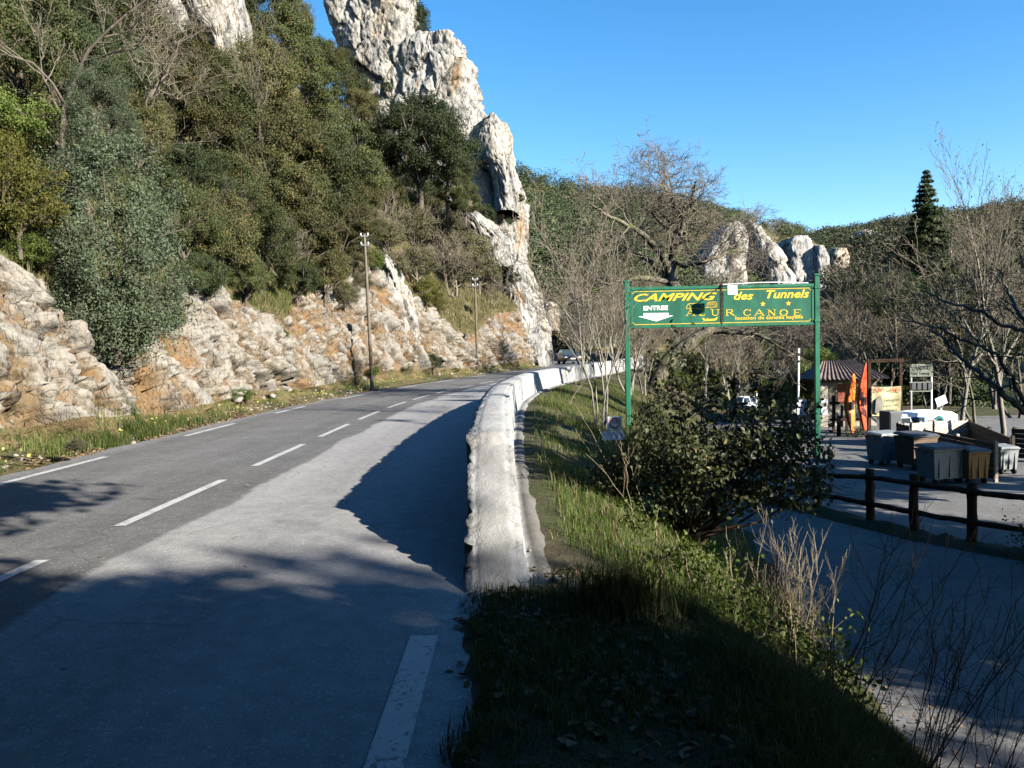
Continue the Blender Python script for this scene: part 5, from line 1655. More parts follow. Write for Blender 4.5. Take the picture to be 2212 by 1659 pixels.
# ------------------------------------------------------------------ vehicles
def car(name, label, loc, heading, paint, L=4.2, W=1.76, H=1.48, van=False, beams=True):
    """built facing -Y, then turned"""
    o = thing(name, label, 'car', loc, heading)
    hw = W / 2
    def ring(y, z0, z1, w, tuck=.12, crown=.03):
        return [(-w * .90, y, z0), (-w * .985, y, z0 + .14), (-w, y, (z0 + z1) / 2), (-w * .97, y, z1 - .08), (-w * .88, y, z1), (0, y, z1 + crown), (w * .88, y, z1), (w * .97, y, z1 - .08), (w, y, (z0 + z1) / 2), (w * .985, y, z0 + .14), (w * .90, y, z0)]
    bel = .92 if not van else 1.02
    prof = [(-L / 2, .30, .62, .70), (-L / 2 + .05, .22, .72, .82), (-L / 2 + .22, .20, .80, .94), (-L / 2 + .75, .20, .90, 1.), (-L / 2 + 1.15, .20, bel + .02, 1.), (0, .20, bel + .04, 1.), (L / 2 - .7, .22, bel + .06, 1.), (L / 2 - .2, .26, bel + .04, .96), (L / 2 - .04, .34, bel - .05, .88), (L / 2, .42, bel - .2, .8)]
    body = MB().loft([ring(y, z0, z1, hw * w) for y, z0, z1, w in prof]).build('body', M[paint], o)
    def cab(y, z, w, k=0):
        return [(-w, y, z - .0), (-w * .92, y, z + k * .5), (0, y, z + k), (w * .92, y, z + k * .5), (w, y, z - .0)]
    y0, y1, y2, y3 = -L / 2 + 1.02, -L / 2 + 1.75, L / 2 - (.55 if van else .95), L / 2 - .12
    top = H
    gl = MB()
    wb, wt = hw * .93, hw * .74
    P = lambda y, z, w: [(-w, y, z), (w, y, z)]
    A, B, C, D = P(y0, bel, wb), P(y1, top - .06, wt), P(y2, top - .04, wt), P(y3, bel + .04, wb)
    cabv = MB().prism([(-wt, y1 - .05, top - .07), (wt, y1 - .05, top - .07), (wt, y2 + .05, top - .07), (-wt, y2 + .05, top - .07)], (0, 0, 1), .07)
    roof = cabv.build('roof', M[paint], o)
    def slab(name, a, b, c_, d, mat, inset=.06, n=.012):
        a, b, c_, d = map(lambda q: np.array(q, float), (a, b, c_, d))
        m = (a + b + c_ + d) / 4
        nn = unit(np.cross(b - a, d - a))
        if nn @ (m - np.array([0, 0, .9])) < 0: nn = -nn
        mb = MB().prism([tuple(q + (m - q) * inset + nn * n) for q in (a, b, c_, d)], tuple(-nn), .03)
        return mb.build(name, mat, o)
    shell = MB()
    for q4 in ((A[0], A[1], B[1], B[0]), (C[0], C[1], D[1], D[0]), (A[0], B[0], C[0], D[0]), (A[1], B[1], C[1], D[1])):
        shell.quad(*q4)
    shell.build('pillar_frame', M[paint], o)
    slab('windscreen', A[0], A[1], B[1], B[0], M['glass'], .07)
    slab('rear_window', C[0], C[1], D[1], D[0], M['glass'], .10)
    for k in (0, 1):
        ym = (y1 + y2) / 2 - .05
        Mt, Mb_ = (A[k][0] * 0 + (wt if k else -wt), ym, top - .055), ((wb if k else -wb), ym, bel + .02)
        slab('side_window', A[k], B[k], Mt, Mb_, M['glass'], .10)
        slab('side_window', Mb_, Mt, C[k], D[k], M['glass'], .10)
    for sx in (-1, 1):
        MB().loft([[(sx * hw * .86 + .17 * math.cos(t) * (1 - .35 * max(0, sx * math.cos(t))), -L / 2 + dy + .10 * max(0, sx * math.cos(t)), .70 + .085 * math.sin(t)) for t in np.linspace(0, 6.28, 13)[:-1]] for dy in (.10, .03)]).build('headlight', M['lamp_glass'], o)
        MB().box((sx * (hw + .10), y0 + .18, bel + .06), (.20, .12, .13), bev=.03).build('mirror', M[paint], o)
        MB().box((sx * hw * .86, L / 2 - .01, .86), (.2, .06, .2), bev=.02).build('tail_light', M['red'], o)
        for yy in (-L / 2 + .82, L / 2 - .78):
            wlo = MB().cyl((sx * (hw - .22), yy, .31), (sx * (hw + .01), yy, .31), .31, n=20).build('wheel', M['tyre'], o)
            MB().cyl((sx * (hw - .05), yy, .31), (sx * (hw + .022), yy, .31), .19, n=14).build('rim', M['grey_metal'], wlo)
    MB().box((0, -L / 2 - .005, .70), (.86, .05, .10), bev=.02).build('grille', M['black'], o)
    MB().box((0, -L / 2 - .02, .40), (1.05, .06, .17), bev=.03).build('air_intake', M['black'], o)
    MB().box((0, -L / 2 - .045, .545), (.50, .015, .11)).build('number_plate', M['white'], o)
    MB().box((0, -L / 2 - .015, .26), (1.45, .06, .05), bev=.015).build('bumper_trim', M['chrome'], o)
    return o


car('car', 'taupe grey hatchback coming round the bend towards the parapet', (6.0, 85.0, float(zr(85)) - .0), .14, 'car_grey', 4.2, 1.80, 1.5)
c = at(1614, 876, 78)
car('car', 'white car parked on the camp site grass beside the narrow cypress', (c[0], 78, float(G(c[:1], np.array([78.]))[0])), 2.25, 'car_white', 3.9, 1.68, 1.62, van=True)

# ------------------------------------------------------------------ hut, barrier and boards of the camp entrance
YG = -1.9
hx0, hx1, hy0, hy1 = at(1772, 840, 35.5)[0], at(1893, 840, 35.5)[0], 35.5, 39.5
ht_ = thing('kiosk', 'small open stone hut with a tiled roof behind the orange kayaks', 'hut', (hx0, hy0, YG))
Wd, Dp, He = hx1 - hx0, hy1 - hy0, 1.95
mbp = [(.16, .16), (Wd - .16, .16), (.16, Dp - .16), (Wd - .16, Dp - .16)]
for x, y in mbp:
    MB().box((x, y, He / 2), (.34, .34, He), bev=.02).build('pillar', M['stone'], ht_)
MB().box((Wd * .68, .16, .48), (Wd * .55, .28, .96), bev=.02).build('counter_wall', M['stone'], ht_)
MB().box((Wd * .72, Dp - .2, He / 2), (Wd * .5, .2, He - .02), bev=.02).build('back_wall', M['stone'], ht_)
MB().box((Wd * .50, .42, 1.42), (.62, .08, .9), bev=.01).build('shutter', M['brick_red'], ht_)
mb = MB().box((Wd / 2, .06, He + .07), (Wd + .5, .12, .15)).box((Wd / 2, Dp - .06, He + .07), (Wd + .5, .12, .15)).box((-.1, Dp / 2, He + .07), (.12, Dp - .24, .15)).box((Wd + .1, Dp / 2, He + .07), (.12, Dp - .24, .15))
mb.build('beam', M['plank_brown'], ht_)
# hipped roof of rounded tiles
ex, ey, ez, rz_ = -.40, -.40, He + .16, He + .92
V, Fq = [], []
def slope(a, b, c_, d, n):
    """a-b eave, d-c ridge; corrugated rows"""
    a, b, c_, d = map(lambda q: np.array(q, float), (a, b, c_, d))
    m, k = n * 6, 10
    o_ = len(V)
    nn = unit(np.cross(b - a, d - a));  nn = nn if nn[2] > 0 else -nn
    for j in range(k + 1):
        L, R_ = a + (d - a) * j / k, b + (c_ - b) * j / k
        for i in range(m + 1):
            V.append(L + (R_ - L) * i / m + nn * (.035 * math.cos(2 * math.pi * i / 6) + .012 * (j % 2)))
    Fq.append(grid_faces(k + 1, m + 1) + o_)
A, B, C, D = (ex, ey, ez), (Wd - ex, ey, ez), (Wd - ex, Dp - ey, ez), (ex, Dp - ey, ez)
R1, R2 = (Wd * .36, Dp / 2, rz_), (Wd * .98, Dp / 2, rz_)
slope(A, B, R2, R1, 16); slope(C, D, R1, R2, 16); slope(D, A, R1, R1, 14); slope(B, C, R2, R2, 14)
rf = raw_mesh('roof', V, Fq, M['tiles'], True)
mobj('roof', rf, ht_)
for i, (z, h) in enumerate(((1.15, .16), (.72, .34))):
    MB().box((.16, -.02, z), (.26, .02, h)).build('notice', M['panel_white'], ht_)

def kayak(label, loc, L, wd, mat, lean, rz):
    """a sit-on kayak stood on its end, deck to one side"""
    o = thing('kayak', label, 'kayak', loc, rz)
    n = 26
    rings = []
    for i in range(n):
        f = i / (n - 1)
        w = wd / 2 * max(.06, (math.sin(math.pi * min(max(f, .012), .988))) ** .55)
        dpt = .15 * max(.16, math.sin(math.pi * f) ** .6)
        rock = .16 * (2 * f - 1) ** 2 + .02 * math.sin(f * 9)
        z = f * L
        ck = .06 if .32 < f < .62 else (.03 if .70 < f < .82 else 0)
        ring_ = []
        for t in np.linspace(0, 2 * math.pi, 17)[:-1]:
            x = w * math.cos(t); y = dpt * math.sin(t)
            if math.sin(t) < -.3: y = -dpt * .55 + ck * (1 if abs(math.cos(t)) < .75 else 0)
            ring_.append((x + lean * f, y - rock, z))
        rings.append(ring_)
    hull = MB().loft(rings).build('hull', M[mat], o)
    MB().box((lean * .45, -.10, L * .46), (wd * .46, .05, .34), bev=.015).build('seat', M['black'], o)
    TVk, TFk = tubes([(np.array([[lean * .78 - .08, -.14, L * .78], [lean * .78 - .04, -.22, L * .79], [lean * .78 + .04, -.22, L * .79], [lean * .78 + .08, -.14, L * .78]]), np.full(4, .012))], 5)
    mobj('carry_handle', raw_mesh('carry_handle', TVk, [TFk], M['black'], True), o)
    return o
c = at(1834, 935, 33); kayak('bright orange kayak standing upright by the hut, the shorter of two', (c[0], 33, YG), 2.42, .58, 'orange', .10, .62)
c = at(1862, 938, 32.4); kayak('taller orange kayak darkened red for shade standing upright next to the bright orange one', (c[0], 32.4, YG), 2.88, .60, 'orange_shade', .04, .75)
c = at(1846, 938, 32.6)
rk = thing('kayak_rack', 'dark timber rack that props up the orange kayaks', 'rack', (c[0] - .45, 33.6, YG))
for x in (0, .55, 1.15):
    MB().box((x, 0, .75), (.09, .09, 1.5)).build('post', M['log'], rk)
for z in (.5, 1.2):
    MB().box((.57, -.06, z), (1.5, .05, .10)).build('rail', M['log'], rk)

p0, p1 = at(1884, 835, 30.5), at(1946, 895, 30.5)
fr = thing('banner_gantry', 'dark wooden gantry with a beam carrying the yellowed canoe hire banner', 'gantry', (p0[0], 30.6, YG))
wB = p1[0] - p0[0]; zt = at(1950, 781, 30.5)[2] - YG
for x in (-.05, wB + .06):
    MB().box((x, .06, zt / 2), (.11, .11, zt)).build('post', M['log'], fr)
MB().box((wB / 2, .06, zt + .05), (wB + .35, .12, .12)).build('beam', M['log'], fr)
bn = thing('banner', 'yellowed canoe hire banner with red lettering hung on the dark frame', 'banner', (p0[0], 30.5, YG))
zt2, zb2 = p0[2] - YG, p1[2] - YG - .03
V = []
for j in np.linspace(0, 1, 14):
    for i in np.linspace(0, 1, 18):
        V.append((i * wB, .03 * math.sin(i * 9 + j * 2) + .02 * math.sin(j * 7), zb2 + (zt2 - zb2) * j - .03 * math.sin(i * math.pi)))
mobj('cloth', raw_mesh('cloth', V, [grid_faces(14, 18)], M['banner'], True), bn)
for s, mt, x, z, h, w in (("AZUR", 'red', .03, .84, .15, .40), ("CANOE", 'red', .50, .82, .15, .54), ("Location", 'black', .48, .50, .11, .5), ("canoës", 'black', .50, .33, .08, .45), ("kayaks", 'black', .50, .18, .08, .40)):
    letter(s, mt, bn, (x * wB / 1.08, -.07, zb2 + (zt2 - zb2) * z), h, w * wB / 1.08, 0, .012)
MB().prism([(.08, -.055, zb2 + .10), (.30, -.055, zb2 + .08), (.40, -.055, zb2 + .45), (.30, -.055, zb2 + .75), (.12, -.055, zb2 + .62)], (0, 1, 0), .004).build('picture', M['boulder'], bn)

p0, p1 = at(1965, 787, 31), at(2015, 813, 31)
cb = thing('camp_board', 'faded grey green camping board on two pale posts with a row of small dark panels', 'sign', (p0[0], 31, YG))
wC = p1[0] - p0[0]
for x, z in ((.08, p0[2] - YG - .5), (wC - .03, p0[2] - YG + .02)):
    MB().box((x, .04, z / 2), (.055, .05, z)).build('post', M['white_metal'] if x > .2 else M['grey_metal'], cb)
bo = MB().box((wC / 2, 0, (p0[2] + p1[2]) / 2 - YG), (wC, .03, p0[2] - p1[2]), bev=.005).build('board', M['banner_grey'], cb)
letter("CAMPING", 'black', bo, (.08, -.016, p1[2] - YG + .26), .13, wC - .18, .25, .015)
letter("des Tunnels", 'black', bo, (.10, -.016, p1[2] - YG + .07), .12, wC - .22, .25, .01)
for i in range(4):
    z = at(1990, 834, 31)[2] - YG
    MB().box((.10 + i * (wC - .2) / 3.3 + .06, 0, z), (.15, .025, .28), bev=.004).build('panel', M['bin_dark'], cb)
MB().box((wC / 2, .035, at(1990, 827, 31)[2] - YG + .02), (wC, .03, .04)).box((wC / 2, .035, at(1990, 844, 31)[2] - YG - .02), (wC, .03, .04)).build('crossbar', M['banner_grey'], cb)

c = at(1718, 912, 34)
ba = thing('barrier', 'raised white barrier arm pointing straight up from its rusty red base', 'barrier', (c[0], 34, YG))
MB().box((0, 0, .38), (.28, .28, .76), bev=.02).build('base', M['brick_red'], ba)
MB().box((.02, -.16, .62), (.14, .06, .24), bev=.01).build('pivot', M['grey_metal'], ba)
arm = MB().cyl((.02, -.22, .45), (.09, -.22, 3.5), .062, .045, n=10).build('arm', M['white'], ba)
for z in (2.9, 3.2):
    MB().cyl((.02 + .07 * (z - .45) / 3.05, -.22, z), (.02 + .07 * (z + .1 - .45) / 3.05, -.22, z + .1), .056, n=10).build('band', M['black'], arm)
c = at(1732, 880, 33.6)
nb = thing('notice_board', 'lilac white notice board standing beside the barrier arm', 'sign', (c[0], 33.6, YG))
z = c[2] - YG
for dz in (.16, -.17):
    MB().box((0, 0, z + dz), (.40, .03, .31), bev=.005).build('panel', M['panel_white'], nb)
for x in (-.17, .17):
    MB().box((x, .035, (z + .33) / 2), (.035, .03, z + .33)).build('leg', M['grey_metal'], nb)
rb = np.random.default_rng(9)
for x, y, r, lab in ((1731, 917, .16, 'pale boulder edging the drive below the notice board'), (1744, 916, .20, 'larger pale boulder edging the drive beside the sign post'), (1777, 918, .24, 'pale boulder by the stone pillar of the hut'), (1800, 922, .17, 'small pale boulder in front of the hut counter')):
    c = gnd(x, y, YG)
    bm = bmesh.new(); bmesh.ops.create_icosphere(bm, subdivisions=3, radius=r)
    V = np.array([v.co[:] for v in bm.verts])
    V *= (1 + .35 * fbm(V / r * .9 + rb.random() * 9, 3, 5))[:, None]; V[:, 2] *= .8
    for v, q in zip(bm.verts, V): v.co = q; 
    for f in bm.faces: f.smooth = True
    me = bpy.data.meshes.new('boulder'); bm.to_mesh(me); bm.free(); me.materials.append(M['boulder'])
    o = mobj('boulder', me); o.location = (c[0], c[1], YG + r * .45); tag(o, lab, 'boulder')
c = gnd(1838, 940, YG)
bl = thing('bollard', 'short brown wooden bollard with pale top in front of the hut', 'bollard', (at(1812, 935, 32)[0], 32, YG))
MB().cyl((0, 0, -.1), (0, 0, .78), .085, .08, n=12).build('post', M['log'], bl)
MB().cyl((0, 0, .78), (0, 0, .82), .082, .06, n=12).build('cap', M['plank_pale'], bl)
c = at(1634, 893, 46)
bl = thing('marker_post', 'thin yellow topped white marker post in the grass before the white car', 'post', (c[0], 46, float(G(c[:1], np.array([46.]))[0])))
MB().box((0, 0, .5), (.10, .10, 1.), bev=.01).build('post', M['white'], bl)
MB().box((0, 0, 1.06), (.104, .104, .12), bev=.01).build('top', M['sign_yellow'], bl)

# bins and wooden pens of the yard
def bin_(label, x, y, Y, w, h, d, mat, lid, rz, wheels=True):
    c = gnd(x, y, YG) if Y is None else np.array([at(x, y, Y)[0], Y, YG])
    o = thing('wheelie_bin', label, 'bin', (c[0], c[1], YG), rz)
    z0 = .14
    bd = MB().loft([[(-w * k / 2, -d * k / 2, z), (w * k / 2, -d * k / 2, z), (w * k / 2, d * k / 2, z), (-w * k / 2, d * k / 2, z)] for z, k in ((z0, .86), (z0 + .05, .88), (h * .90, 1.), (h * .93, 1.04), (h * .96, 1.04))], smooth=False).build('body', M[mat], o)
    mb = MB()
    for sx in (-.32, .0, .32):
        mb.box((w * sx, -d * .465, h * .5), (.035, .05, h * .62))
    mb.build('rib', M[mat], bd)
    MB().loft([[(-w * k / 2, -d * k / 2 - .03, z), (w * k / 2, -d * k / 2 - .03, z), (w * k / 2, d * k / 2, z + .03), (-w * k / 2, d * k / 2, z + .03)] for z, k in ((h * .97, 1.06), (h * 1.0, 1.06), (h * 1.05, .92))], smooth=False).build('lid', M[lid], o)
    for sx in (-1, 1):
        for sy in (-1, 1):
            MB().cyl((sx * w * .36 - .03, sy * d * .34, .08), (sx * w * .36 + .03, sy * d * .34, .08), .08, n=12).build('wheel', M['tyre'], o)
        MB().cyl((sx * w * .52, -.06, h * .86), (sx * (w * .52 + .06), -.06, h * .86), .035, n=8).build('handle', M[lid], o)
    return o
bin_('pale grey four wheeled bin standing alone nearest the sign post', 1912, 1003, None, .92, .92, .62, 'bin_grey', 'bin_grey', .35)
bin_('dark lidded brownish grey bin between the lone pale bin and the wider grey bin', 1978, 1012, None, .80, .98, .8, 'plank_brown', 'bin_dark', .25)
bin_('wide grey bin with dark lid beside the tan bin', 2032, 1042, None, .98, .92, .70, 'bin_grey', 'bin_dark', .22)
bin_('tan brown bin with dark lid between the wide grey bin and the board pen', 2096, 1042, None, .62, .84, .62, 'bin_tan', 'bin_dark', .2)
bin_('weathered grey bin behind the end of the long brown boards', 2166, 1022, None, .52, .72, .55, 'bin_grey', 'bin_grey', .1)
c = np.array([at(1924, 940, 28.5)[0], 28.5])
fb = thing('storage_cabinet', 'tall dark grey cabinet with teal side behind the pale bin', 'cabinet', (c[0], c[1], YG), .25)
MB().box((0, 0, .62), (.52, .55, 1.24), bev=.02).build('body', M['bin_dark'], fb)
MB().box((.268, 0, .62), (.02, .50, 1.16), bev=.004).build('side_panel', M['teal'], fb)
MB().box((0, -.282, .62), (.46, .02, 1.14), bev=.006).build('door', M['bin_dark'], fb)
p0, p1 = at(1939, 894, 28.2), at(2072, 910, 28.2)
wT = p1[0] - p0[0]; zT = p0[2] - YG
rc = thing('recycling_container', 'white container with dark window openings and a teal round hatch behind the pens', 'container', (p0[0], 28.3, YG), .0)
MB().loft([[(x, 0, .05), (x, 0, zT - .08 + .10 * math.sin(math.pi * x / wT)), (x, .35, zT + .10 * math.sin(math.pi * x / wT)), (x, .9, zT - .05 + .10 * math.sin(math.pi * x / wT)), (x, .95, .05)] for x in np.linspace(0, wT, 12)]).build('body', M['white'], rc)
for x0, x1 in ((.06, .48), (.54, .96)):
    w_ = MB().box(((x0 + x1) / 2, -.012, zT - .26), (x1 - x0, .03, .2)).build('window', M['glass'], rc)
    mb = MB()
    for zz in (zT - .145, zT - .375):
        mb.box(((x0 + x1) / 2, -.022, zz), (x1 - x0 + .06, .03, .03))
    for xx in (x0 - .015, x1 + .015):
        mb.box((xx, -.022, zT - .26), (.03, .03, .20))
    mb.build('frame', M['blue'] if x0 > .5 else M['white'], w_)
hch = MB().cyl((1.50, -.045, zT - .27), (1.50, .02, zT - .27), .16, n=20).build('hatch', M['teal'], rc)
MB().cyl((1.50, -.055, zT - .27), (1.50, -.04, zT - .27), .085, n=16).build('opening', M['black'], hch)
c = at(2000, 870, 29.5)
sg = thing('leaning_panel', 'small lilac white panel tilted behind the camping board', 'panel', (at(2033, 865, 30)[0], 30, YG), .2)
MB().box((0, 0, at(2033, 866, 30)[2] - YG), (.46, .03, .34), M=Matrix.Rotation(-.35, 4, 'Y'), bev=.005).build('panel', M['panel_white'], sg)
MB().box((0, .03, .6), (.05, .05, 1.2)).build('post', M['grey_metal'], sg)

def boards(label, a, b, zt0, zt1, z0, mat, n=6, th=.035, lean=0.):
    """upright pen side of horizontal boards from a to b (plan), top from zt0 to zt1"""
    a, b = np.array(a, float), np.array(b, float)
    o = thing('board_pen', label, 'fence', (a[0], a[1], YG))
    d = b - a; L = np.linalg.norm(d); t = d / L; nrm = np.array([t[1], -t[0]])
    mb = MB()
    for i in range(n):
        f0, f1 = i / n, (i + .93) / n
        q = []
        for s, zt in ((0, zt0), (L, zt1)):
            for f in (f0, f1):
                q.append((t[0] * s, t[1] * s, z0 + (zt - z0) * f))
        mb.prism([q[0], q[2], q[3], q[1]], (nrm[0], nrm[1], 0), th + .006 * (i % 2))
    mb.build('planks', M[mat], o)
    for s, zt in ((.06, zt0), (L / 2, (zt0 + zt1) / 2), (L - .06, zt1)):
        MB().box((t[0] * s - nrm[0] * .04, t[1] * s - nrm[1] * .04, (zt + .04) / 2), (.08, .08, zt + .04)).build('post', M['plank_pale'] if 'brown' in mat else M[mat], o)
    return o
def gp(x, y, Y):
    p = at(x, y, Y); return (p[0], p[1]), p[2] - YG
A, za = gp(1938, 913, 27.2); B, zb2_ = gp(1967, 920, 26.3)
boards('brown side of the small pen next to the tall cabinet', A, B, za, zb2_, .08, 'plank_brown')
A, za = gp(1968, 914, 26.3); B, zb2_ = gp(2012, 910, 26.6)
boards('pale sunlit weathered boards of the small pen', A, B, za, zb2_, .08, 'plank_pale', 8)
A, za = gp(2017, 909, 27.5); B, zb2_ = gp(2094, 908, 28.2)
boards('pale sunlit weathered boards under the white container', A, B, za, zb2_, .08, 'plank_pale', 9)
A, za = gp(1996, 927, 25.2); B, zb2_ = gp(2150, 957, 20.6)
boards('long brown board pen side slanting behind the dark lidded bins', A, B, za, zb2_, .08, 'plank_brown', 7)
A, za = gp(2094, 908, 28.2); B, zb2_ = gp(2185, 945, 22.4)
boards('board pen side darkened for shade behind the long brown boards', A, B, za, zb2_, .08, 'plank_shade', 6)
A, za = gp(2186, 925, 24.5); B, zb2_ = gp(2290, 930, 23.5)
boards('boards darkened for shade cut by the edge of the view', A, B, za, zb2_, .08, 'plank_shade', 6)
# ------------------------------------------------------------------ the dark bush by the bank
def Gz(x, y):
    return float(G(np.array([float(x)]), np.array([float(y)]))[0])


def near_bush():
    global BUSHY
    rng = np.random.default_rng(91)
    YB = min(np.arange(8.0, 13, .1), key=lambda q: abs(Gz(at(1490, 1178, q)[0], q) - at(1490, 1178, q)[2]))
    SB = YB / 9.2
    b = at(1490, 1172, YB); bz = Gz(b[0], YB)
    base = np.array([b[0], YB, bz])
    o = thing('evergreen_bush', 'big dark evergreen bush on the bank, its top sunlit, in front of the sign', 'bush', base)
    polys, tips = [], []
    cen = at(1545, 985, YB) - base
    n0 = 16
    tgt = []
    for x, y, dy in ((1350, 960, 0), (1318, 1010, .2), (1325, 1050, 0), (1345, 1040, .3), (1370, 1080, -.2), (1400, 870, .3), (1460, 850, -.3), (1520, 860, .2), (1590, 870, -.2), (1640, 890, .3), (1700, 930, 0), (1750, 985, .2), (1770, 1050, -.1), (1690, 1070, -.4), (1600, 1080, -.5), (1540, 950, .5), (1470, 960, -.5), (1620, 980, -.5), (1430, 1010, .5), (1560, 1040, .5), (1680, 1000, .4), (1480, 1070, -.4), (1400, 960, -.45), (1530, 1010, -.7), (1660, 960, -.6)):
        tgt.append(at(x, y, YB + dy) - base)
    for t in tgt:
        s = np.array([rng.normal(0, .05), rng.normal(0, .05), .12])
        m = s * .5 + t * .5 + np.array([rng.normal(0, .05), rng.normal(0, .05), -.10])
        P = np.stack([s, s * .6 + m * .4, m, m * .5 + t * .5, t])
        polys.append((P, np.array([.028, .022, .016, .011, .006])))
        grow(rng, m, unit(t - m), np.linalg.norm(t - m) * 1.0, .010, 2, nch=(5, 4), spread=.7, polys=polys, tips=tips, minr=.0025)
        for k in range(3):
            grow(rng, t + rng.normal(0, .08, 3), unit(t - cen * .6 + rng.normal(0, .4, 3)), .30, .006, 1, nch=(4,), spread=.7, polys=polys, tips=tips, minr=.002)
    for a, dx in ((-.5, -.12), (.6, .2), (.1, .05)):                 # the stout trunks
        polys.append((np.array([[dx * .3, 0, -.35], [dx * .6, .02, 0], [dx * 1.5 + a * .1, .05, .25], [a * .5, .0, .6]]), np.array([.07, .06, .045, .03])))
    # long upright shoots with sparse leaves
    shoots = []
    for x, y0, y1, dx in ((1400, 860, 735, -4), (1440, 850, 700, 14), (1470, 850, 745, 6), (1425, 860, 760, -10), (1500, 850, 770, 8), (1372, 880, 790, -10), (1548, 860, 800, 6), (1620, 880, 795, 14), (1590, 870, 815, -6), (1690, 920, 850, 8), (1655, 900, 838, 10), (1520, 850, 790, -6), (1455, 855, 720, -8), (1385, 870, 760, 4)):
        s, t = at(x, y0 + 30, YB + .1) - base, at(x + dx, y1, YB + rng.normal(0, .15)) - base
        P = np.stack([s + (t - s) * k + rng.normal(0, .008, 3) for k in np.linspace(0, 1, 7)])
        polys.append((P, np.linspace(.006, .0025, 7))); shoots.append(P)
    TV, TF = tubes(polys, 5)
    mobj('trunk', raw_mesh('trunk', TV, [TF], M['twig_dark'], True), o)
    T = np.array(tips)
    C = [T[rng.integers(0, len(T), 5600)] + rng.normal(0, .045, (5600, 3))]
    tg = np.array(tgt)
    k = rng.integers(0, len(tg), 5600)
    C.append(tg[k] + rng.normal(0, 1, (5600, 3)) * np.array([.18, .22, .14]))
    u = rng.random((1900, 1)); A, B = tg[rng.integers(0, len(tg), 1900)], tg[rng.integers(0, len(tg), 1900)]
    C.append(A * u + B * (1 - u) + rng.normal(0, .10, (1900, 3)))
    nsh = sum(map(len, C))
    for P in shoots:
        m = 70
        f = rng.random(m) ** .7 * 5.999; i = f.astype(int)
        C.append(P[i] + (P[i + 1] - P[i]) * (f - i)[:, None] + rng.normal(0, .028, (m, 3)))
    C = np.concatenate(C)
    px, py_ = photo_xy(C + base)
    keep = (px > 1280 + rng.normal(0, 10, len(C))) & (px < 1800) & (py_ < 1190 - np.abs(px - 1500) * .33 + rng.normal(0, 12, len(C)))
    keep &= (px > 1352 + rng.normal(0, 7, len(C))) | (py_ > 985)
    keep &= (px > 1400) | (py_ > 965 - (px - 1300) * .95 + rng.normal(0, 10, len(C)))
    keep &= (py_ > 925) | (rng.random(len(C)) < np.where(py_ > 865, .50, .10)) | (np.arange(len(C)) >= nsh)
    C = C[keep]
    V, Fq = leaf_quads(rng, C, .056 * SB, unit(C - cen), .62, bias=.5, up=.35, fold=True)
    mobj('foliage', raw_mesh('foliage', V, [Fq], M['bushleaf']), o)
near_bush()


# ------------------------------------------------------------------ grass, weeds, fallen leaves
def blades(name, pts, hgt, wid, mat, seed, lean=.35, label=None, kind='stuff', bend=.5):
    rng = np.random.default_rng(seed)
    n = len(pts)
    h = hgt * (.45 + .9 * rng.random(n)) if not hasattr(hgt, '__len__') else hgt * (.45 + .9 * rng.random(n))
    a = rng.random(n) * 6.28
    d = np.stack([np.cos(a), np.sin(a), np.zeros(n)], 1)
    s = np.stack([-np.sin(a), np.cos(a), np.zeros(n)], 1)
    ln = lean * rng.random(n)[:, None] + .05
    w = (wid * (.6 + .8 * rng.random(n)))[:, None] / 2
    up_ = np.array([0, 0, 1.]) * h[:, None]
    m = pts + up_ * .55 + d * (h[:, None] * ln * .35)
    t = pts + up_ * (1 - bend * ln * .5) + d * (h[:, None] * ln * 1.1)
    V = np.stack([pts - s * w, pts + s * w, m + s * w * .8, m - s * w * .8, t], 1).reshape(-1, 3)
    i = np.arange(n)[:, None] * 5
    return mobj(name, raw_mesh(name, V, [i + np.array([0, 1, 2, 3]), i + np.array([3, 2, 4])], M[mat]), label=label, kind=kind)


rg = np.random.default_rng(123)
def scatter(n, x0, x1, y0, y1, dens=None, seed=0):
    x = x0 + (x1 - x0) * rg.random(n); y = y0 + (y1 - y0) * rg.random(n) ** 1.25
    if dens is not None:
        k = rg.random(n) < dens(x, y); x, y = x[k], y[k]
    return np.stack([x, y, G(x, y) - .01], 1)


def wallR(y):
    return np.where(y < 5.7, .35, np.interp(y, WXT[:, 0], WXT[:, 1]) + .5)
def bank(x, y):
    f = interp(y, FOOT)
    n = fbm(np.stack([x * 1.1, y * 1.1, x * 0], 1), 4, 71)
    e = x - wallR(y) - .27 - np.where(y < 6.2, .25, 0)
    return sstep(0.0, .30, e + n * .22) * sstep(.25, -.15, x - f) * np.clip(.62 + n * 1.2, .06, 1)


P = scatter(190000, .2, 8.5, 5.6, 38, bank)
hh = .12 + .08 * fbm(P * .8, 3, 5)
blades('grass', P, np.clip(hh, .05, .3), .009, 'grass', 1, .6, 'green grass covering the bank between the white wall and the bush')
P = scatter(26000, .2, 7.5, 5.6, 34, lambda x, y: bank(x, y) * sstep(.0, .35, fbm(np.stack([x * .7, y * .7, x * 0], 1), 3, 77)))
blades('dry_grass', P, .20, .006, 'drygrass', 2, .5, 'straw coloured dry grass among the green grass of the bank')
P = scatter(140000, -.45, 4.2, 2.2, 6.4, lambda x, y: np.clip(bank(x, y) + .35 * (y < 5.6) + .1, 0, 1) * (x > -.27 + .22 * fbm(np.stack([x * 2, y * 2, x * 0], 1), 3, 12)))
blades('grass', P, np.clip(.07 + .10 * fbm(P * 1.6, 3, 6) + .05 * (P[:, 0] > 1.2), .025, .3), .006, 'darkgrass', 3, .8, 'grass darkened for shade on the verge at the foot of the view')
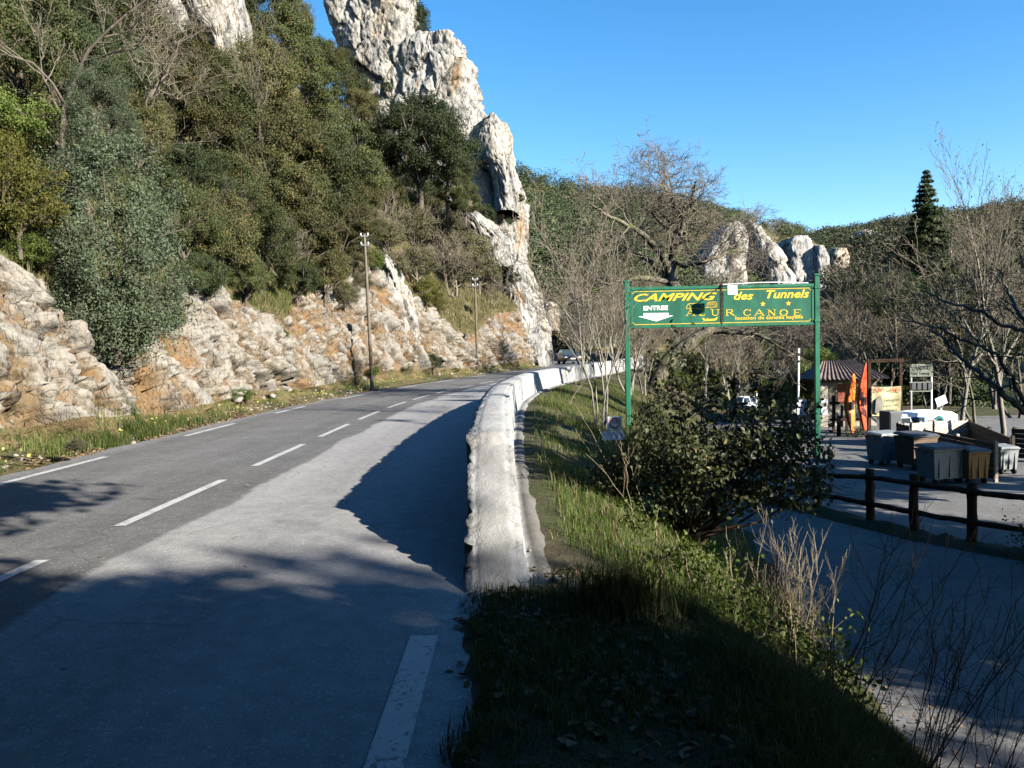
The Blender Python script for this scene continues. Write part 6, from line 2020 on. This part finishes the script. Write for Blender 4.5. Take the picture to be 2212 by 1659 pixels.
# tall tuft at the wall's end
P = np.stack([.68 + rg.normal(0, .13, 900), 5.25 + rg.normal(0, .16, 900), np.zeros(900)], 1); P[:, 2] = G(P[:, 0], P[:, 1])
blades('grass_tuft', P, .30, .007, 'darkgrass', 4, .6, 'tall grass tuft darkened for shade beside the low end of the wall', kind='thing')["category"] = 'grass tuft'


def on_slope(n, y0, y1, t0, t1, dens=None, seed=1):
    r = np.random.default_rng(seed)
    Y = y0 + (y1 - y0) * r.random(n); t = t0 + (t1 - t0) * r.random(n)
    fi = (Y - hy[0]) / HS; fj = np.interp(t, ht, np.arange(kh))
    i, j = fi.astype(int), np.minimum(fj.astype(int), kh - 2)
    a, b = (fi - i)[:, None], (fj - j)[:, None]
    p = HG[i, j] * (1 - a) * (1 - b) + HG[i + 1, j] * a * (1 - b) + HG[i, j + 1] * (1 - a) * b + HG[i + 1, j + 1] * a * b
    c = cover.reshape(nh, kh)[i, j]
    if dens is not None:
        k = r.random(n) < dens(Y, t, c, p); return p[k]
    return p


nz = lambda p, s, sd: fbm(p * s, 3, sd)
P = on_slope(60000, 9, 75, .25, 1.05, lambda Y, t, c, p: np.clip(.0 + 1.3 * nz(p, .9, 3), 0, 1) * (1 - .7 * (Y > 30)), 2)
blades('verge_grass', P, .17, .012, 'grass', 5, .6, 'green grass along the foot of the rock cut')
P = on_slope(26000, 13.5, 22.5, .2, 1.15, lambda Y, t, c, p: np.clip(.45 + 1.2 * nz(p, 1.0, 4), 0, 1) * np.exp(-((Y - 18.4) / 2.2) ** 2), 3)
blades('grass_patch', P, .26, .011, 'grass', 6, .55, 'taller fresh grass patch in the hollow of the rock cut', kind='stuff')
P = on_slope(90000, 8, 74, 1.05, 2.9, lambda Y, t, c, p: np.clip((c - .22) * 2.6 + nz(p, 1.5, 9) * .8, 0, .8), 4)
blades('rock_grass', P, .22, .012, 'drygrass', 7, .8, 'dry grass tufts growing on the ledges of the rock cut')
P = on_slope(70000, 54, 76, 2.0, 12, lambda Y, t, c, p: np.clip(.5 + nz(p, .8, 9), 0, 1), 5)
blades('slope_grass', P, .38, .03, 'drygrass', 8, .6, 'rough grass on the open slope behind the shorter pole')
P = on_slope(26000, 8, 48, 2.0, 7, None, 6)
blades('slope_grass', P, .40, .02, 'grass', 9, .8, 'grass under the evergreens at the top of the rock cut')
# small yellow flowers along the verge
P = on_slope(170, 11, 60, .3, 1.25, lambda Y, t, c, p: np.clip(nz(p, .7, 19) * 3, 0, 1), 7)
V, Fq = leaf_quads(np.random.default_rng(4), np.repeat(P, 5, 0) + np.random.default_rng(5).normal(0, .07, (len(P) * 5, 3)) + [0, 0, .16], .055, None, .8)
mobj('yellow_flowers', raw_mesh('yellow_flowers', V, [Fq], M['flower']), label='small pale yellow flowers dotted along the roadside verge', kind='stuff')


def litter(name, P, size, seed, label, mat='litter'):
    r = np.random.default_rng(seed)
    V, Fq = leaf_quads(r, P + [0, 0, .012] + np.array([0, 0, .02]) * r.random((len(P), 1)), size, np.tile([0, 0, 1.], (len(P), 1)), .6, bias=1.6, fold=True)
    mobj(name, raw_mesh(name, V, [Fq], M[mat]), label=label, kind='stuff')


P = on_slope(9000, 8.5, 40, .0, .7, lambda Y, t, c, p: np.clip(.35 + nz(p, .8, 23) * 1.4, 0, 1) * np.where(Y < 24, 1, .35), 8)
litter('fallen_leaves', P, .085, 1, 'brown fallen leaves along the edge of the road under the rock cut')
P = scatter(7500, -.4, 3.2, 2.3, 6.4, lambda x, y: np.clip(.35 + .9 * fbm(np.stack([x, y, x * 0], 1) * 1.3, 3, 31), 0, 1) * np.where(x > -.1, 1., .35))
litter('fallen_leaves', P, .062, 2, 'dry fallen leaves scattered over the shaded verge')
yy_ = 5 + 14 * rg.random(700) ** 1.3
P = np.stack([interp(yy_, FOOT) + .15 + np.abs(rg.normal(0, .4, 700)), yy_, np.full(700, -1.905)], 1)
litter('fallen_leaves', P, .042, 5, 'brown fallen leaves blown along the edge of the lower driveway')
r_ = np.random.default_rng(12)
P = np.stack([-8.2 + 7 * r_.random(160), 3 + 30 * r_.random(160) ** 1.5, np.full(160, -.006)], 1)
litter('road_debris', P, .035, 3, 'tiny leaf and gravel specks on the asphalt', 'litter')
# loose stones at the wall end and the foot of the rock
def stones(name, P, r0, seed, label, mat='boulder'):
    r = np.random.default_rng(seed)
    bm = bmesh.new(); bmesh.ops.create_icosphere(bm, subdivisions=1, radius=1.)
    B = np.array([v.co[:] for v in bm.verts]); Fi = np.array([[v.index for v in f.verts] for f in bm.faces]); bm.free()
    n = len(P); s = r0 * (.35 + 1.3 * r.random(n) ** 2.5)
    V = P[:, None] + B[None] * s[:, None, None] * (1 + r.normal(0, .18, (n, len(B), 1))) * np.array([1, 1, .7])
    Fq = (Fi[None] + (np.arange(n) * len(B))[:, None, None]).reshape(-1, 3)
    mobj(name, raw_mesh(name, V.reshape(-1, 3), [Fq], M[mat]), label=label, kind='stuff')
P = scatter(900, -.35, 1.3, 3.2, 7.6, lambda x, y: np.exp(-((x - .35) / .35) ** 2 - ((y - 5.6) / .6) ** 2) + .03)
P[:, 2] = np.maximum(P[:, 2], np.where(P[:, 0] < .5, 0., -9))
stones('loose_stones', P, .022, 1, 'pale gravel stones lying round the low end of the wall')
P = on_slope(1500, 9, 70, .15, 1.15, lambda Y, t, c, p: np.clip(.3 + nz(p, .7, 29), 0, 1), 9)
stones('loose_stones', P, .05, 2, 'small fallen rocks along the foot of the rock cut')
P = on_slope(40, 13, 60, .85, 1.3, None, 10)
stones('rubble', P, .19, 3, 'larger fallen rocks lying against the rock cut')

# leafy weeds and dry stems
def weed(name, label, loc, seed, h, n, lsize, mat, rad, stems=0, smat='twig_straw', kind=None, group=None):
    r = np.random.default_rng(seed)
    o = thing(name, label, 'weed', loc, 0, group)
    polys = []
    C = []
    for i in range(max(stems, 3)):
        a = r.random() * 6.28; q = rad * math.sqrt(r.random())
        s = np.array([math.cos(a) * q, math.sin(a) * q, -.05 - .3 * q])
        d = unit(np.array([r.normal(0, .22), r.normal(0, .22), 1]))
        L = h * (.6 + .5 * r.random())
        P = np.stack([s + d * L * k + np.array([.06 * L * k * k * r.normal(), .06 * L * k * k * r.normal(), 0]) for k in np.linspace(0, 1, 6)])
        polys.append((P, np.linspace(.005, .002, 6)))
        C.append(P[1:])
    C = np.concatenate(C)
    k = r.integers(0, len(C), n)
    Lc = C[k] + r.normal(0, 1, (n, 3)) * np.array([rad * .35, rad * .35, h * .10])
    TV, TF = tubes(polys, 4)
    mobj('stem', raw_mesh('stem', TV, [TF], M[smat], True), o)
    V, Fq = leaf_quads(r, Lc, lsize, None, .62, up=.6, fold=True)
    mobj('foliage', raw_mesh('foliage', V, [Fq], M[mat]), o)
    return o
WG = 'leafy weeds on the bank below the bush'
for i, (x, y, h, n, rad) in enumerate(((2.05, 7.9, .60, 420, .30), (2.35, 7.4, .62, 480, .32), (1.75, 8.2, .5, 360, .28), (2.6, 6.9, .55, 420, .3), (1.45, 7.6, .42, 300, .26), (2.0, 7.0, .4, 300, .28), (2.75, 7.7, .6, 420, .3), (1.3, 8.6, .45, 260, .25), (2.3, 6.2, .4, 300, .3), (1.7, 6.4, .35, 240, .28), (2.45, 8.4, .55, 380, .3), (1.15, 6.9, .3, 180, .22))):
    weed('leafy_weed', 'green leafy weed in the tangle on the bank below the dark bush', (x, y, Gz(x, y)), 200 + i, h, n, .048, 'green', rad, 7, 'twig_straw', group=WG)


def stems(name, label, seed, spec, mat, group=None):
    """spec: list of (x, y, height, lean x, lean y, radius, side twigs)"""
    r = np.random.default_rng(seed)
    for j, (x, y, h, lx, ly, rr, tw) in enumerate(spec):
        b = np.array([x, y, Gz(x, y) - .05])
        P = np.stack([np.array([lx * k * h + .02 * r.normal() * k, ly * k * h, h * k]) + np.array([lx * .25 * h * k * k, 0, 0]) for k in np.linspace(0, 1, 9)])
        polys = [(P, np.linspace(rr, rr * .4, 9))]
        for i in range(tw):
            k = 2 + int(6 * r.random())
            grow(r, P[min(k, 7)], unit(np.array([lx, ly, 1]) + r.normal(0, .55, 3)), h * (.10 + .16 * r.random()), rr * .5, 1, nch=(3,), spread=.6, polys=polys, minr=.0014, wander=.12)
        V, Fq = tubes(polys, 5)
        o = tag(mobj(name, raw_mesh(name, V, [Fq], M[mat], True)), label, 'plant', group)
        o.location = b
rs = np.random.default_rng(55)
stems('dry_stem', 'thin pale dry stem standing in the weeds below the bush', 1, [(2.2 + .75 * rs.random(), 6.6 + 1.9 * rs.random(), .75 + .55 * rs.random(), .10 * rs.normal(), .05 * rs.normal(), .0045, 7) for _ in range(26)], 'twig_straw', 'dry stems below the bush')
stems('dry_stem', 'long straw coloured stem leaning from the grass of the bank', 2, [(1.35 + .4 * rs.random(), 9.2 + 1.6 * rs.random(), .9 + .5 * rs.random(), -.35 + .2 * rs.normal(), .0, .0042, 2) for _ in range(9)], 'twig_straw', 'straw stems on the bank')
stems('bramble_stem', 'long dark bramble stem slanting up from the verge in front of the lower driveway', 3, [(1.85 + 1.05 * rs.random(), 4.3 + 1.0 * rs.random(), .85 + .55 * rs.random(), .30 + .16 * rs.normal(), .05 * rs.normal(), .0048, 5) for _ in range(34)], 'twig_dark', 'bramble stems on the verge')
stems('bramble_stem', 'thin upright dark stem in the weeds before the lower driveway', 4, [(1.7 + 1.0 * rs.random(), 5.4 + 1.3 * rs.random(), .6 + .6 * rs.random(), .10 * rs.normal(), .05 * rs.normal(), .0038, 4) for _ in range(20)], 'twig_dark', 'upright dark stems')
# weeds and bushes at the driveway fence, far corner
weed('leafy_weed', 'dark leafy shrub at the end of the log fence by the edge of the view', (8.55, 12.6, -1.9), 301, 1.0, 900, .055, 'dark', .5, 10, 'twig_dark')
weed('leafy_weed', 'low dark plant at the foot of the upright kayaks', (at(1845, 945, 32)[0], 32, -1.9), 302, .45, 700, .07, 'dark', .7, 8, 'twig_dark')
